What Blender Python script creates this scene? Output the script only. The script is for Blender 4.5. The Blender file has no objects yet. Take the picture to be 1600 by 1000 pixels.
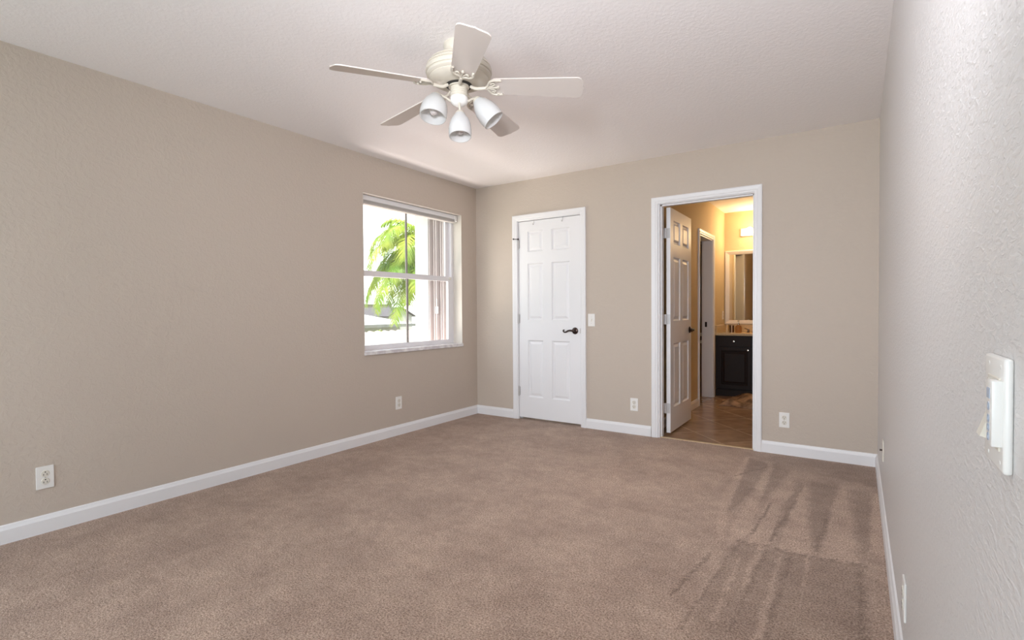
import bpy, bmesh, math, random
from mathutils import Vector, Matrix

PI = math.pi
scene = bpy.context.scene
C = scene.collection

# ------------------------------------------------------------------ camera
CAM = Vector((3.4675, 0.0, 1.1294))
Rv = Vector((0.82860376, 0.55979835, -0.00645159))
Uv = Vector((-0.00521043, 0.01923495, 0.99980141))
Fv = Vector((-0.55981128, 0.82840559, -0.01885495))
cam_data = bpy.data.cameras.new('camera')
cam = bpy.data.objects.new('camera', cam_data)
C.objects.link(cam)
M = Matrix.Identity(4)
for i in range(3):
    M[i][0] = Rv[i]; M[i][1] = Uv[i]; M[i][2] = -Fv[i]; M[i][3] = CAM[i]
cam.matrix_world = M
cam_data.sensor_width = 36.0
cam_data.lens = 36.0 * 798.88 / 1600.0
cam_data.clip_start = 0.02
cam_data.clip_end = 300
scene.camera = cam

# ------------------------------------------------------------------ colour / exposure
scene.view_settings.view_transform = 'Standard'
scene.view_settings.look = 'None'
scene.view_settings.gamma = 1.0
scene.view_settings.use_curve_mapping = False
scene.view_settings.exposure = 0.0
scene.cycles.use_denoising = True
scene.cycles.max_bounces = 10
scene.cycles.diffuse_bounces = 6
scene.cycles.glossy_bounces = 4
scene.cycles.transmission_bounces = 6
scene.cycles.transparent_max_bounces = 8
scene.cycles.sample_clamp_indirect = 6.0
scene.cycles.caustics_reflective = False
scene.cycles.caustics_refractive = False

# ------------------------------------------------------------------ sky
world = bpy.data.worlds.new('sky')
scene.world = world
world.use_nodes = True
wn = world.node_tree
wn.nodes.clear()
w_out = wn.nodes.new('ShaderNodeOutputWorld')
w_bg = wn.nodes.new('ShaderNodeBackground')
w_tc = wn.nodes.new('ShaderNodeTexCoord')
w_sep = wn.nodes.new('ShaderNodeSeparateXYZ')
w_ramp = wn.nodes.new('ShaderNodeValToRGB')
wn.links.new(w_tc.outputs['Generated'], w_sep.inputs[0])
wn.links.new(w_sep.outputs['Z'], w_ramp.inputs[0])
w_ramp.color_ramp.elements[0].position = 0.0
w_ramp.color_ramp.elements[0].color = (1.0, 1.0, 1.0, 1)
w_ramp.color_ramp.elements[1].position = 0.7
w_ramp.color_ramp.elements[1].color = (0.72, 0.85, 1.0, 1)
wn.links.new(w_ramp.outputs[0], w_bg.inputs[0])
w_bg.inputs[1].default_value = 3.4
wn.links.new(w_bg.outputs[0], w_out.inputs[0])

# ------------------------------------------------------------------ sun and daylight
def light(name, kind, loc, energy, color=(1, 1, 1), aim=None, **kw):
    d = bpy.data.lights.new(name, kind)
    d.energy = energy
    d.color = color
    for k, v in kw.items():
        setattr(d, k, v)
    o = bpy.data.objects.new(name, d)
    C.objects.link(o)
    o.location = loc
    if aim is not None:
        o.rotation_euler = (Vector(aim) - Vector(loc)).to_track_quat('-Z', 'Y').to_euler()
    return o

light('sun', 'SUN', (0, 0, 20), 9.0, (1.0, 0.95, 0.86), aim=(-5.5, 5.0, 5.0), angle=0.01)

W, D, H = 3.591, 4.441, 2.46
YB = -1.75                       # back wall behind the camera
# openings: window in the left wall, two unseen ones added behind the camera for light
WIN = (2.89, 4.19, 0.785, 2.137)
BACKWIN = [(0.35, 1.55, 0.55, 2.1), (1.9, 3.2, 0.55, 2.1)]

def portal(name, loc, aim, sx, sy):
    o = light(name, 'AREA', loc, 1.0, aim=aim, shape='RECTANGLE', size=sx, size_y=sy)
    o.data.cycles.is_portal = True
    return o
portal('window_portal', (-0.19, 3.54, 1.46), (3, 3.54, 1.46), 1.36, 1.36)
for (a, b, c, d) in BACKWIN:
    portal('rear_window_portal', ((a + b) / 2, YB - 0.16, (c + d) / 2), ((a + b) / 2, 3, (c + d) / 2), b - a, d - c)
# unseen area light added outside the bedroom window, imitating bounce off the sunlit roof
light('roof_bounce_fill', 'AREA', (-0.75, 3.5, 0.36), 48.0, (1.0, 0.84, 0.80), aim=(0.6, 3.5, 1.75), shape='RECTANGLE', size=1.25, size_y=0.5)
# area lights added outside the rear windows to fill the room
for (a, b, c, d) in BACKWIN:
    light('rear_fill', 'AREA', ((a + b) / 2, YB - 0.3, (c + d) / 2), 52.0, (0.74, 0.86, 1.0), aim=((a + b) / 2, 3, (c + d) / 2 + 0.0),
          shape='RECTANGLE', size=b - a, size_y=d - c)
# photographer's lamp beside the camera
light('photo_lamp', 'SPOT', (3.22, 0.02, 1.73), 225.0, (0.93, 0.94, 1.0), aim=(1.8, 4.4, 2.7),
      shadow_soft_size=0.14, spot_size=math.radians(125), spot_blend=1.0)

# ------------------------------------------------------------------ materials
def mat(name, color, rough=0.5, spec=0.5, metal=0.0, bump=None, noise=None, emit=None, trans=0.0, sheen=0.0, coat=0.0, sss=0.0):
    m = bpy.data.materials.new(name)
    m.use_nodes = True
    nt = m.node_tree
    b = nt.nodes['Principled BSDF']
    b.inputs['Base Color'].default_value = (*color, 1)
    b.inputs['Roughness'].default_value = rough
    b.inputs['Metallic'].default_value = metal
    b.inputs['Specular IOR Level'].default_value = spec
    b.inputs['Transmission Weight'].default_value = trans
    b.inputs['Sheen Weight'].default_value = sheen
    b.inputs['Coat Weight'].default_value = coat
    tc = nt.nodes.new('ShaderNodeTexCoord')
    geo = nt.nodes.new('ShaderNodeNewGeometry')
    if noise:                    # (scale, amount, other colour)
        n = nt.nodes.new('ShaderNodeTexNoise')
        n.inputs['Scale'].default_value = noise[0]
        n.inputs['Detail'].default_value = 4
        nt.links.new(geo.outputs['Position'], n.inputs['Vector'])
        r = nt.nodes.new('ShaderNodeValToRGB')
        r.color_ramp.elements[0].position = 0.5 - noise[1]
        r.color_ramp.elements[1].position = 0.5 + noise[1]
        r.color_ramp.elements[0].color = (*color, 1)
        r.color_ramp.elements[1].color = (*noise[2], 1)
        nt.links.new(n.outputs['Fac'], r.inputs[0])
        nt.links.new(r.outputs[0], b.inputs['Base Color'])
    if bump:                     # list of (scale, strength, distance)
        prev = None
        for (s, st, di) in bump:
            n = nt.nodes.new('ShaderNodeTexNoise')
            n.inputs['Scale'].default_value = s
            n.inputs['Detail'].default_value = 3
            nt.links.new(geo.outputs['Position'], n.inputs['Vector'])
            bp = nt.nodes.new('ShaderNodeBump')
            bp.inputs['Strength'].default_value = st
            bp.inputs['Distance'].default_value = di
            nt.links.new(n.outputs['Fac'], bp.inputs['Height'])
            if prev:
                nt.links.new(prev.outputs[0], bp.inputs['Normal'])
            prev = bp
        nt.links.new(prev.outputs[0], b.inputs['Normal'])
    if emit:
        b.inputs['Emission Color'].default_value = (*emit[0], 1)
        b.inputs['Emission Strength'].default_value = emit[1]
    return m

def knockdown(name, color, scale, amount, rough=0.75, stretch=(1, 1, 1), spec=0.35):
    """painted plaster with flattened knockdown splats and fine orange peel"""
    m = bpy.data.materials.new(name)
    m.use_nodes = True
    nt = m.node_tree
    b = nt.nodes['Principled BSDF']
    b.inputs['Base Color'].default_value = (*color, 1)
    b.inputs['Roughness'].default_value = rough
    b.inputs['Specular IOR Level'].default_value = spec
    geo = nt.nodes.new('ShaderNodeNewGeometry')
    mp = nt.nodes.new('ShaderNodeMapping')
    mp.inputs['Scale'].default_value = stretch
    nt.links.new(geo.outputs['Position'], mp.inputs['Vector'])
    n = nt.nodes.new('ShaderNodeTexNoise')
    n.inputs['Scale'].default_value = scale
    n.inputs['Detail'].default_value = 5
    n.inputs['Roughness'].default_value = 0.55
    n.inputs['Distortion'].default_value = 0.6
    nt.links.new(mp.outputs[0], n.inputs['Vector'])
    r = nt.nodes.new('ShaderNodeValToRGB')
    r.color_ramp.elements[0].position = 0.44
    r.color_ramp.elements[1].position = 0.62
    nt.links.new(n.outputs['Fac'], r.inputs[0])
    bp = nt.nodes.new('ShaderNodeBump')
    bp.inputs['Strength'].default_value = amount
    bp.inputs['Distance'].default_value = 0.004
    nt.links.new(r.outputs[0], bp.inputs['Height'])
    n2 = nt.nodes.new('ShaderNodeTexNoise')
    n2.inputs['Scale'].default_value = scale * 3.5
    n2.inputs['Detail'].default_value = 2
    nt.links.new(mp.outputs[0], n2.inputs['Vector'])
    b2 = nt.nodes.new('ShaderNodeBump')
    b2.inputs['Strength'].default_value = amount * 0.5
    b2.inputs['Distance'].default_value = 0.002
    nt.links.new(n2.outputs['Fac'], b2.inputs['Height'])
    nt.links.new(bp.outputs[0], b2.inputs['Normal'])
    nt.links.new(b2.outputs[0], b.inputs['Normal'])
    return m

m_wall = knockdown('wall_paint', (0.54, 0.463, 0.395), 42, 0.22)
m_ceil = knockdown('ceiling_paint', (0.905, 0.875, 0.875), 48, 0.17)
m_wall_right = knockdown('glare_lightened_wall_paint', (0.675, 0.655, 0.645), 105, 0.26, 0.42, (1, 0.38, 1), 0.5)  # glare on the right wall is put into this lighter, greyer base colour
m_bathwall = knockdown('bath_paint', (0.58, 0.46, 0.29), 34, 0.15)
m_trim = mat('white_trim_paint', (0.80, 0.79, 0.80), 0.38, 0.45)
m_door = mat('white_door_paint', (0.80, 0.79, 0.80), 0.42, 0.45)
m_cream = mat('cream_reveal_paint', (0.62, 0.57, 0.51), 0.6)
m_plate = mat('white_plastic', (0.82, 0.80, 0.77), 0.3, 0.5)
m_dark = mat('dark_slot', (0.02, 0.018, 0.015), 0.6)
m_ivory = mat('ivory_plastic', (0.72, 0.68, 0.60), 0.35)
m_bronze = mat('oil_rubbed_bronze', (0.06, 0.04, 0.035), 0.3, 0.5, 0.85)
m_chrome = mat('satin_nickel', (0.75, 0.73, 0.70), 0.22, 0.5, 1.0)
m_hinge = mat('painted_hinge', (0.55, 0.53, 0.52), 0.35, 0.5, 0.2)
m_fan = mat('cream_fan_enamel', (0.62, 0.57, 0.485), 0.32, 0.5)
m_blade = mat('white_fan_blade', (0.66, 0.60, 0.56), 0.42, 0.45)
m_vent = mat('fan_vent_dark', (0.03, 0.028, 0.025), 0.7)
m_dark_wood = mat('espresso_wood', (0.016, 0.008, 0.006), 0.5, 0.25)
m_counter = mat('cream_counter', (0.66, 0.52, 0.33), 0.2, 0.5, noise=(60, 0.2, (0.58, 0.44, 0.27)))
m_marble = mat('sill_marble', (0.80, 0.78, 0.77), 0.25, 0.5, noise=(16, 0.10, (0.62, 0.58, 0.60)))
m_vinyl = mat('white_window_frame', (0.78, 0.76, 0.78), 0.35, 0.5)
m_mull = mat('grey_mullion', (0.30, 0.27, 0.25), 0.45, 0.5)
m_blind = mat('grey_roller_blind', (0.62, 0.59, 0.56), 0.6)
m_mirror = mat('mirror_glass', (0.88, 0.88, 0.86), 0.02, 0.5, 1.0)
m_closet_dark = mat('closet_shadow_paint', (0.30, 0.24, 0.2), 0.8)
m_frame_mirror = mat('mirror_frame_white', (0.78, 0.72, 0.66), 0.35)
m_bulb = mat('warm_bulb', (1, 0.9, 0.7), 0.4, emit=((1.0, 0.70, 0.36), 24.0))
m_amber = mat('amber_glass', (0.55, 0.25, 0.08), 0.08, 0.5, trans=0.5)
m_stucco = mat('white_stucco', (0.62, 0.60, 0.60), 0.85, bump=[(60, 0.4, 0.004)])
m_shutter = mat('storm_shutter_metal', (0.62, 0.56, 0.56), 0.4, 0.5)
m_trunk = mat('palm_trunk', (0.34, 0.28, 0.2), 0.9, noise=(8, 0.2, (0.22, 0.18, 0.13)))
m_hedge = mat('hedge_leaf', (0.10, 0.22, 0.04), 0.7)
m_lawn = mat('lawn', (0.22, 0.27, 0.13), 0.9, noise=(2, 0.2, (0.40, 0.38, 0.30)))
m_house = mat('neighbour_stucco', (0.34, 0.315, 0.30), 0.85)
m_shingle = mat('pale_roof_tile', (0.34, 0.32, 0.31), 0.8, bump=[(6, 0.4, 0.03)])
m_fascia = mat('grey_fascia', (0.08, 0.065, 0.065), 0.7)
m_gutter = mat('grey_gutter', (0.14, 0.135, 0.12), 0.6)
m_tile_roof = mat('barrel_tile', (0.30, 0.22, 0.195), 0.85, noise=(5, 0.25, (0.38, 0.31, 0.28)))

def glass_material():
    m = bpy.data.materials.new('window_glass')
    m.use_nodes = True
    nt = m.node_tree
    nt.nodes.clear()
    o = nt.nodes.new('ShaderNodeOutputMaterial')
    t = nt.nodes.new('ShaderNodeBsdfTransparent')
    t.inputs[0].default_value = (0.96, 0.98, 0.97, 1)
    g = nt.nodes.new('ShaderNodeBsdfGlossy')
    g.inputs['Roughness'].default_value = 0.02
    mx = nt.nodes.new('ShaderNodeMixShader')
    mx.inputs[0].default_value = 0.05
    nt.links.new(t.outputs[0], mx.inputs[1]); nt.links.new(g.outputs[0], mx.inputs[2])
    nt.links.new(mx.outputs[0], o.inputs[0])
    return m
m_glass = glass_material()

def shade_glass():
    m = bpy.data.materials.new('frosted_glass_shade')
    m.use_nodes = True
    nt = m.node_tree
    nt.nodes.clear()
    o = nt.nodes.new('ShaderNodeOutputMaterial')
    p = nt.nodes.new('ShaderNodeBsdfPrincipled')
    p.inputs['Base Color'].default_value = (0.80, 0.80, 0.80, 1)
    p.inputs['Roughness'].default_value = 0.18
    t = nt.nodes.new('ShaderNodeBsdfTranslucent')
    t.inputs[0].default_value = (0.85, 0.84, 0.82, 1)
    tr = nt.nodes.new('ShaderNodeBsdfTransparent')
    mx = nt.nodes.new('ShaderNodeMixShader'); mx.inputs[0].default_value = 0.35
    mx2 = nt.nodes.new('ShaderNodeMixShader'); mx2.inputs[0].default_value = 0.14
    nt.links.new(p.outputs[0], mx.inputs[1]); nt.links.new(t.outputs[0], mx.inputs[2])
    nt.links.new(mx.outputs[0], mx2.inputs[1]); nt.links.new(tr.outputs[0], mx2.inputs[2])
    nt.links.new(mx2.outputs[0], o.inputs[0])
    return m
m_shade = shade_glass()

def leaf_material(name, c1, c2):
    m = bpy.data.materials.new(name)
    m.use_nodes = True
    nt = m.node_tree
    nt.nodes.clear()
    o = nt.nodes.new('ShaderNodeOutputMaterial')
    geo = nt.nodes.new('ShaderNodeNewGeometry')
    n = nt.nodes.new('ShaderNodeTexNoise'); n.inputs['Scale'].default_value = 1.5
    nt.links.new(geo.outputs['Position'], n.inputs['Vector'])
    r = nt.nodes.new('ShaderNodeValToRGB')
    r.color_ramp.elements[0].position = 0.35; r.color_ramp.elements[0].color = (*c1, 1)
    r.color_ramp.elements[1].position = 0.65; r.color_ramp.elements[1].color = (*c2, 1)
    nt.links.new(n.outputs['Fac'], r.inputs[0])
    p = nt.nodes.new('ShaderNodeBsdfPrincipled')
    p.inputs['Roughness'].default_value = 0.5
    t = nt.nodes.new('ShaderNodeBsdfTranslucent')
    mx = nt.nodes.new('ShaderNodeMixShader'); mx.inputs[0].default_value = 0.4
    nt.links.new(r.outputs[0], p.inputs['Base Color']); nt.links.new(r.outputs[0], t.inputs[0])
    nt.links.new(p.outputs[0], mx.inputs[1]); nt.links.new(t.outputs[0], mx.inputs[2])
    nt.links.new(mx.outputs[0], o.inputs[0])
    return m
m_palm = leaf_material('palm_leaf', (0.16, 0.30, 0.02), (0.46, 0.50, 0.07))

def carpet_material():
    m = bpy.data.materials.new('beige_carpet')
    m.use_nodes = True
    nt = m.node_tree
    b = nt.nodes['Principled BSDF']
    b.inputs['Roughness'].default_value = 0.95
    b.inputs['Specular IOR Level'].default_value = 0.1
    b.inputs['Sheen Weight'].default_value = 0.15
    geo = nt.nodes.new('ShaderNodeNewGeometry')
    def noise(scale, detail, rough=0.5):
        n = nt.nodes.new('ShaderNodeTexNoise')
        n.inputs['Scale'].default_value = scale
        n.inputs['Detail'].default_value = detail
        n.inputs['Roughness'].default_value = rough
        nt.links.new(geo.outputs['Position'], n.inputs['Vector'])
        return n
    def ramp(src, p0, p1, c0, c1):
        r = nt.nodes.new('ShaderNodeValToRGB')
        r.color_ramp.elements[0].position = p0; r.color_ramp.elements[0].color = c0
        r.color_ramp.elements[1].position = p1; r.color_ramp.elements[1].color = c1
        nt.links.new(src, r.inputs[0])
        return r
    def mul(a, bb, fac=1.0):
        x = nt.nodes.new('ShaderNodeMix'); x.data_type = 'RGBA'; x.blend_type = 'MULTIPLY'
        x.inputs[0].default_value = fac
        nt.links.new(a, x.inputs[6]); nt.links.new(bb, x.inputs[7])
        return x.outputs[2]
    yarn = ramp(noise(135, 4, 0.8).outputs['Fac'], 0.38, 0.60, (0.195, 0.118, 0.084, 1), (0.60, 0.44, 0.35, 1))
    patch = ramp(noise(3.1, 4, 0.6).outputs['Fac'], 0.36, 0.64, (0.86, 0.84, 0.83, 1), (1.08, 1.09, 1.08, 1))
    mid = ramp(noise(16, 4, 0.6).outputs['Fac'], 0.35, 0.65, (0.90, 0.89, 0.88, 1), (1.06, 1.06, 1.06, 1))
    at = nt.nodes.new('ShaderNodeAttribute'); at.attribute_name = 'nap'
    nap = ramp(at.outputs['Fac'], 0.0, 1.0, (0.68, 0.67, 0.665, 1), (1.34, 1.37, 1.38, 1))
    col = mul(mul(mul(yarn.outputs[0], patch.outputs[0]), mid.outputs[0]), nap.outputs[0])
    nt.links.new(col, b.inputs['Base Color'])
    n1 = noise(210, 2)
    bp = nt.nodes.new('ShaderNodeBump'); bp.inputs['Strength'].default_value = 0.8; bp.inputs['Distance'].default_value = 0.006
    nt.links.new(n1.outputs['Fac'], bp.inputs['Height'])
    n2 = noise(9, 3)
    b2 = nt.nodes.new('ShaderNodeBump'); b2.inputs['Strength'].default_value = 0.5; b2.inputs['Distance'].default_value = 0.02
    nt.links.new(n2.outputs['Fac'], b2.inputs['Height'])
    nt.links.new(bp.outputs[0], b2.inputs['Normal'])
    nt.links.new(b2.outputs[0], b.inputs['Normal'])
    return m
m_carpet = carpet_material()

def tile_floor_material():
    m = bpy.data.materials.new('diagonal_floor_tile')
    m.use_nodes = True
    nt = m.node_tree
    b = nt.nodes['Principled BSDF']
    b.inputs['Roughness'].default_value = 0.22
    geo = nt.nodes.new('ShaderNodeNewGeometry')
    mp = nt.nodes.new('ShaderNodeMapping')
    mp.inputs['Rotation'].default_value = (0, 0, math.radians(45))
    mp.inputs['Location'].default_value = (0.16, 0.05, 0)
    nt.links.new(geo.outputs['Position'], mp.inputs['Vector'])
    br = nt.nodes.new('ShaderNodeTexBrick')
    br.offset = 0.0
    br.inputs['Scale'].default_value = 1.0
    br.inputs['Brick Width'].default_value = 0.42
    br.inputs['Row Height'].default_value = 0.42
    br.inputs['Mortar Size'].default_value = 0.006
    br.inputs['Mortar Smooth'].default_value = 0.1
    br.inputs['Color1'].default_value = (0.36, 0.23, 0.145, 1)
    br.inputs['Color2'].default_value = (0.30, 0.19, 0.12, 1)
    br.inputs['Mortar'].default_value = (0.55, 0.40, 0.28, 1)
    nt.links.new(mp.outputs[0], br.inputs['Vector'])
    n = nt.nodes.new('ShaderNodeTexNoise'); n.inputs['Scale'].default_value = 7; n.inputs['Detail'].default_value = 5
    nt.links.new(geo.outputs['Position'], n.inputs['Vector'])
    r = nt.nodes.new('ShaderNodeValToRGB')
    r.color_ramp.elements[0].position = 0.35; r.color_ramp.elements[0].color = (0.8, 0.78, 0.76, 1)
    r.color_ramp.elements[1].position = 0.65; r.color_ramp.elements[1].color = (1.1, 1.1, 1.1, 1)
    nt.links.new(n.outputs['Fac'], r.inputs[0])
    x = nt.nodes.new('ShaderNodeMix'); x.data_type = 'RGBA'; x.blend_type = 'MULTIPLY'; x.inputs[0].default_value = 1
    nt.links.new(br.outputs['Color'], x.inputs[6]); nt.links.new(r.outputs[0], x.inputs[7])
    nt.links.new(x.outputs[2], b.inputs['Base Color'])
    return m
m_tile = tile_floor_material()

def rug_material():
    return mat('shaggy_rug', (0.42, 0.27, 0.17), 0.95, 0.1, bump=[(60, 0.8, 0.01)],
               noise=(9, 0.12, (0.14, 0.09, 0.06)))
m_rug = rug_material()
m_brown_door = mat('brown_door', (0.11, 0.06, 0.04), 0.5)

# ------------------------------------------------------------------ mesh helpers
def obj(name, bm, m, parent=None, smooth=False, loc=None, rot=None):
    me = bpy.data.meshes.new(name)
    bmesh.ops.recalc_face_normals(bm, faces=bm.faces[:])
    if smooth:
        for f in bm.faces:
            f.smooth = True
    bm.to_mesh(me); bm.free()
    me.materials.append(m)
    if smooth:
        try:
            me.set_sharp_from_angle(angle=math.radians(40))
        except Exception:
            pass
    o = bpy.data.objects.new(name, me)
    C.objects.link(o)
    if parent is not None:
        o.parent = parent
    if loc is not None:
        o.location = loc
    if rot is not None:
        o.rotation_euler = rot
    return o

def bx(bm, x0, x1, y0, y1, z0, z1, bevel=0.0, seg=2):
    r = bmesh.ops.create_cube(bm, size=1.0)
    vs = r['verts']
    for v in vs:
        v.co = Vector((x0 + (v.co.x + 0.5) * (x1 - x0), y0 + (v.co.y + 0.5) * (y1 - y0), z0 + (v.co.z + 0.5) * (z1 - z0)))
    if bevel:
        es = list({e for v in vs for e in v.link_edges})
        bmesh.ops.bevel(bm, geom=es, offset=bevel, segments=seg, affect='EDGES', profile=0.5)

def box(x0, x1, y0, y1, z0, z1, bevel=0.0, seg=2):
    bm = bmesh.new(); bx(bm, x0, x1, y0, y1, z0, z1, bevel, seg); return bm

def lathe(bm, prof, n=40, mtx=None):
    """prof: list of (r, z); closed at ends when r == 0"""
    rings = []
    for (r, z) in prof:
        if r < 1e-6:
            rings.append([bm.verts.new((0, 0, z))])
        else:
            rings.append([bm.verts.new((r * math.cos(2 * PI * k / n), r * math.sin(2 * PI * k / n), z)) for k in range(n)])
    for a, b in zip(rings, rings[1:]):
        if len(a) == 1 and len(b) == 1:
            continue
        for k in range(n):
            k2 = (k + 1) % n
            if len(a) == 1:
                bm.faces.new((a[0], b[k2], b[k]))
            elif len(b) == 1:
                bm.faces.new((a[k], a[k2], b[0]))
            else:
                bm.faces.new((a[k], a[k2], b[k2], b[k]))
    if mtx is not None:
        vs = [v for ring in rings for v in ring]
        bmesh.ops.transform(bm, matrix=mtx, verts=vs)

def tube(bm, pts, rad, n=10, caps=True, flat=None):
    """sweep a circle (radius or list of radii) along points; flat=(axis vector, factor) squashes it"""
    pts = [Vector(p) for p in pts]
    if not isinstance(rad, (list, tuple)):
        rad = [rad] * len(pts)
    rings = []
    up = Vector((0, 0, 1))
    for i, p in enumerate(pts):
        t = (pts[min(i + 1, len(pts) - 1)] - pts[max(i - 1, 0)]).normalized()
        ref = up if abs(t.dot(up)) < 0.95 else Vector((1, 0, 0))
        a = t.cross(ref).normalized(); b = a.cross(t).normalized()
        ring = []
        for k in range(n):
            off = a * math.cos(2 * PI * k / n) * rad[i] + b * math.sin(2 * PI * k / n) * rad[i]
            if flat:
                off -= flat[0] * off.dot(flat[0]) * (1 - flat[1])
            ring.append(bm.verts.new(p + off))
        rings.append(ring)
    for a, b in zip(rings, rings[1:]):
        for k in range(n):
            bm.faces.new((a[k], a[(k + 1) % n], b[(k + 1) % n], b[k]))
    if caps:
        bm.faces.new(rings[0]); bm.faces.new(rings[-1])

def sphere(bm, c, r, sc=(1, 1, 1), seg=16):
    q = bmesh.ops.create_uvsphere(bm, u_segments=seg, v_segments=max(8, seg // 2), radius=r)
    for v in q['verts']:
        v.co = Vector((v.co.x * sc[0] + c[0], v.co.y * sc[1] + c[1], v.co.z * sc[2] + c[2]))

def cyl(bm, a, b, r, n=20):
    tube(bm, [a, b], r, n)

def smoothpath(pts, k=6):
    """Catmull-Rom through pts"""
    P = [Vector(p) for p in pts]
    P = [P[0] * 2 - P[1]] + P + [P[-1] * 2 - P[-2]]
    out = []
    for i in range(1, len(P) - 2):
        for j in range(k):
            t = j / k
            a, b, c, d = P[i - 1], P[i], P[i + 1], P[i + 2]
            out.append(0.5 * ((2 * b) + (c - a) * t + (2 * a - 5 * b + 4 * c - d) * t * t + (3 * b - a - 3 * c + d) * t ** 3))
    out.append(P[-2].copy())
    return out

def tag(o, label=None, cat=None, group=None, kind=None):
    if label: o['label'] = label
    if cat: o['category'] = cat
    if group: o['group'] = group
    if kind: o['kind'] = kind
    return o

def thing(name, label, cat, loc=(0, 0, 0), rot=None, group=None):
    o = bpy.data.objects.new(name, None)
    C.objects.link(o)
    o.location = loc
    if rot is not None:
        o.rotation_euler = rot
    o.empty_display_size = 0.05
    return tag(o, label, cat, group)

def struct(name, bm, m, label, cat, parent=None, smooth=False):
    o = obj(name, bm, m, parent, smooth)
    if parent is None:
        tag(o, label, cat, kind='structure')
    return o

def sempty(name, label, cat, loc=(0, 0, 0)):
    o = thing(name, label, cat, loc)
    o['kind'] = 'structure'
    return o

def sweep_profile(bm, stations, prof):
    """stations: list of functions (u, v) -> point; prof: list of (u, v)"""
    rows = [[bm.verts.new(f(u, v)) for (u, v) in prof] for f in stations]
    n = len(prof)
    for a, b in zip(rows, rows[1:]):
        for k in range(n):
            bm.faces.new((a[k], a[(k + 1) % n], b[(k + 1) % n], b[k]))
    bm.faces.new(rows[0]); bm.faces.new(rows[-1])

# ------------------------------------------------------------------ floor with vacuumed nap
def inside(x, y, poly):
    c = False
    j = len(poly) - 1
    for i in range(len(poly)):
        xi, yi = poly[i]; xj, yj = poly[j]
        if (yi > y) != (yj > y) and x < (xj - xi) * (y - yi) / (yj - yi) + xi:
            c = not c
        j = i
    return c
LIGHT_NAP = [
    [(2.767, 4.2), (2.795, 4.218), (2.865, 3.044), (2.932, 2.631), (2.917, 2.512), (2.85, 2.9), (2.80, 3.2)],
    [(2.945, 4.117), (2.972, 4.104), (2.991, 3.411), (3.025, 2.75), (2.952, 2.602), (2.93, 2.9), (2.942, 3.336)],
    [(3.104, 3.819), (3.156, 3.518), (3.101, 3.275), (3.14, 2.685), (3.037, 2.672), (3.028, 3.15), (3.046, 3.447)],
    [(3.201, 3.78), (3.24, 3.2), (3.302, 2.663), (3.163, 2.647), (3.17, 3.243), (3.18, 3.578)],
    [(3.4, 3.861), (3.433, 3.491), (3.474, 2.728), (3.336, 2.661), (3.356, 3.256), (3.367, 3.57)],
    [(3.563, 3.827), (3.585, 3.514), (3.578, 2.797), (3.524, 2.859), (3.534, 3.407)],
    [(3.174, 2.629), (3.19, 2.637), (3.197, 1.892), (3.176, 1.884)],
    [(3.278, 2.697), (3.302, 2.661), (3.292, 2.3)],
    [(3.084, 2.648), (3.104, 2.644), (3.093, 2.2), (3.078, 2.25)],
    [(3.02, 2.5), (3.03, 2.5), (3.05, 1.9), (3.03, 1.9)],
]
DARK_NAP = [
    [(2.96, 2.52), (2.993, 2.648), (3.086, 2.636), (3.188, 2.664), (3.302, 2.663), (3.498, 2.686), (3.52, 2.0),
     (3.53, 1.0), (2.95, 1.1), (2.98, 1.769)],
    [(2.80, 4.2), (2.93, 4.1), (2.93, 3.4), (2.88, 2.9), (2.86, 3.2)],
    [(2.98, 4.15), (3.09, 4.05), (3.04, 3.5), (3.0, 3.3)],
    [(3.16, 3.8), (3.19, 3.75), (3.16, 3.0), (3.12, 3.3)],
    [(3.22, 3.85), (3.37, 3.85), (3.34, 3.1), (3.31, 2.75), (3.27, 3.1)],
    [(3.44, 3.8), (3.54, 3.8), (3.52, 2.9), (3.49, 2.8)],
    [(2.9, 4.35), (3.58, 4.4), (3.58, 3.93), (3.0, 4.1)],
]
DARK_LINES = [  # short wheel lines of the vacuum cleaner: ((x0, y0), (x1, y1), half width)
    ((2.993, 2.655), (3.188, 2.668), 0.008), ((3.302, 2.668), (3.498, 2.692), 0.010), ((3.188, 2.668), (3.302, 2.66), 0.006),
    ((3.12, 2.62), (3.10, 1.9), 0.008), ((3.22, 2.62), (3.21, 1.7), 0.008), ((3.48, 2.66), (3.49, 2.0), 0.008),
    ((2.79, 3.70), (2.988, 4.13), 0.006), ((3.06, 3.3), (3.03, 2.75), 0.006), ((3.17, 3.4), (3.12, 2.75), 0.008),
    ((3.34, 3.2), (3.31, 2.75), 0.010), ((2.91, 2.45), (2.86, 2.0), 0.008), ((3.0, 2.6), (2.95, 1.8), 0.006),
]
def seg_dist(px, py, a, b):
    ax, ay = a; bx_, by_ = b
    dx, dy = bx_ - ax, by_ - ay
    t = max(0, min(1, ((px - ax) * dx + (py - ay) * dy) / (dx * dx + dy * dy)))
    return math.hypot(px - ax - t * dx, py - ay - t * dy)
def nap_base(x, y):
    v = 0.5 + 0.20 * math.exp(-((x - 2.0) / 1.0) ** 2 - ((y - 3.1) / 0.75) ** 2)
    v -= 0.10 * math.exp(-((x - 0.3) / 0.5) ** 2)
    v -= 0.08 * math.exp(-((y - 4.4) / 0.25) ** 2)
    return v
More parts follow.
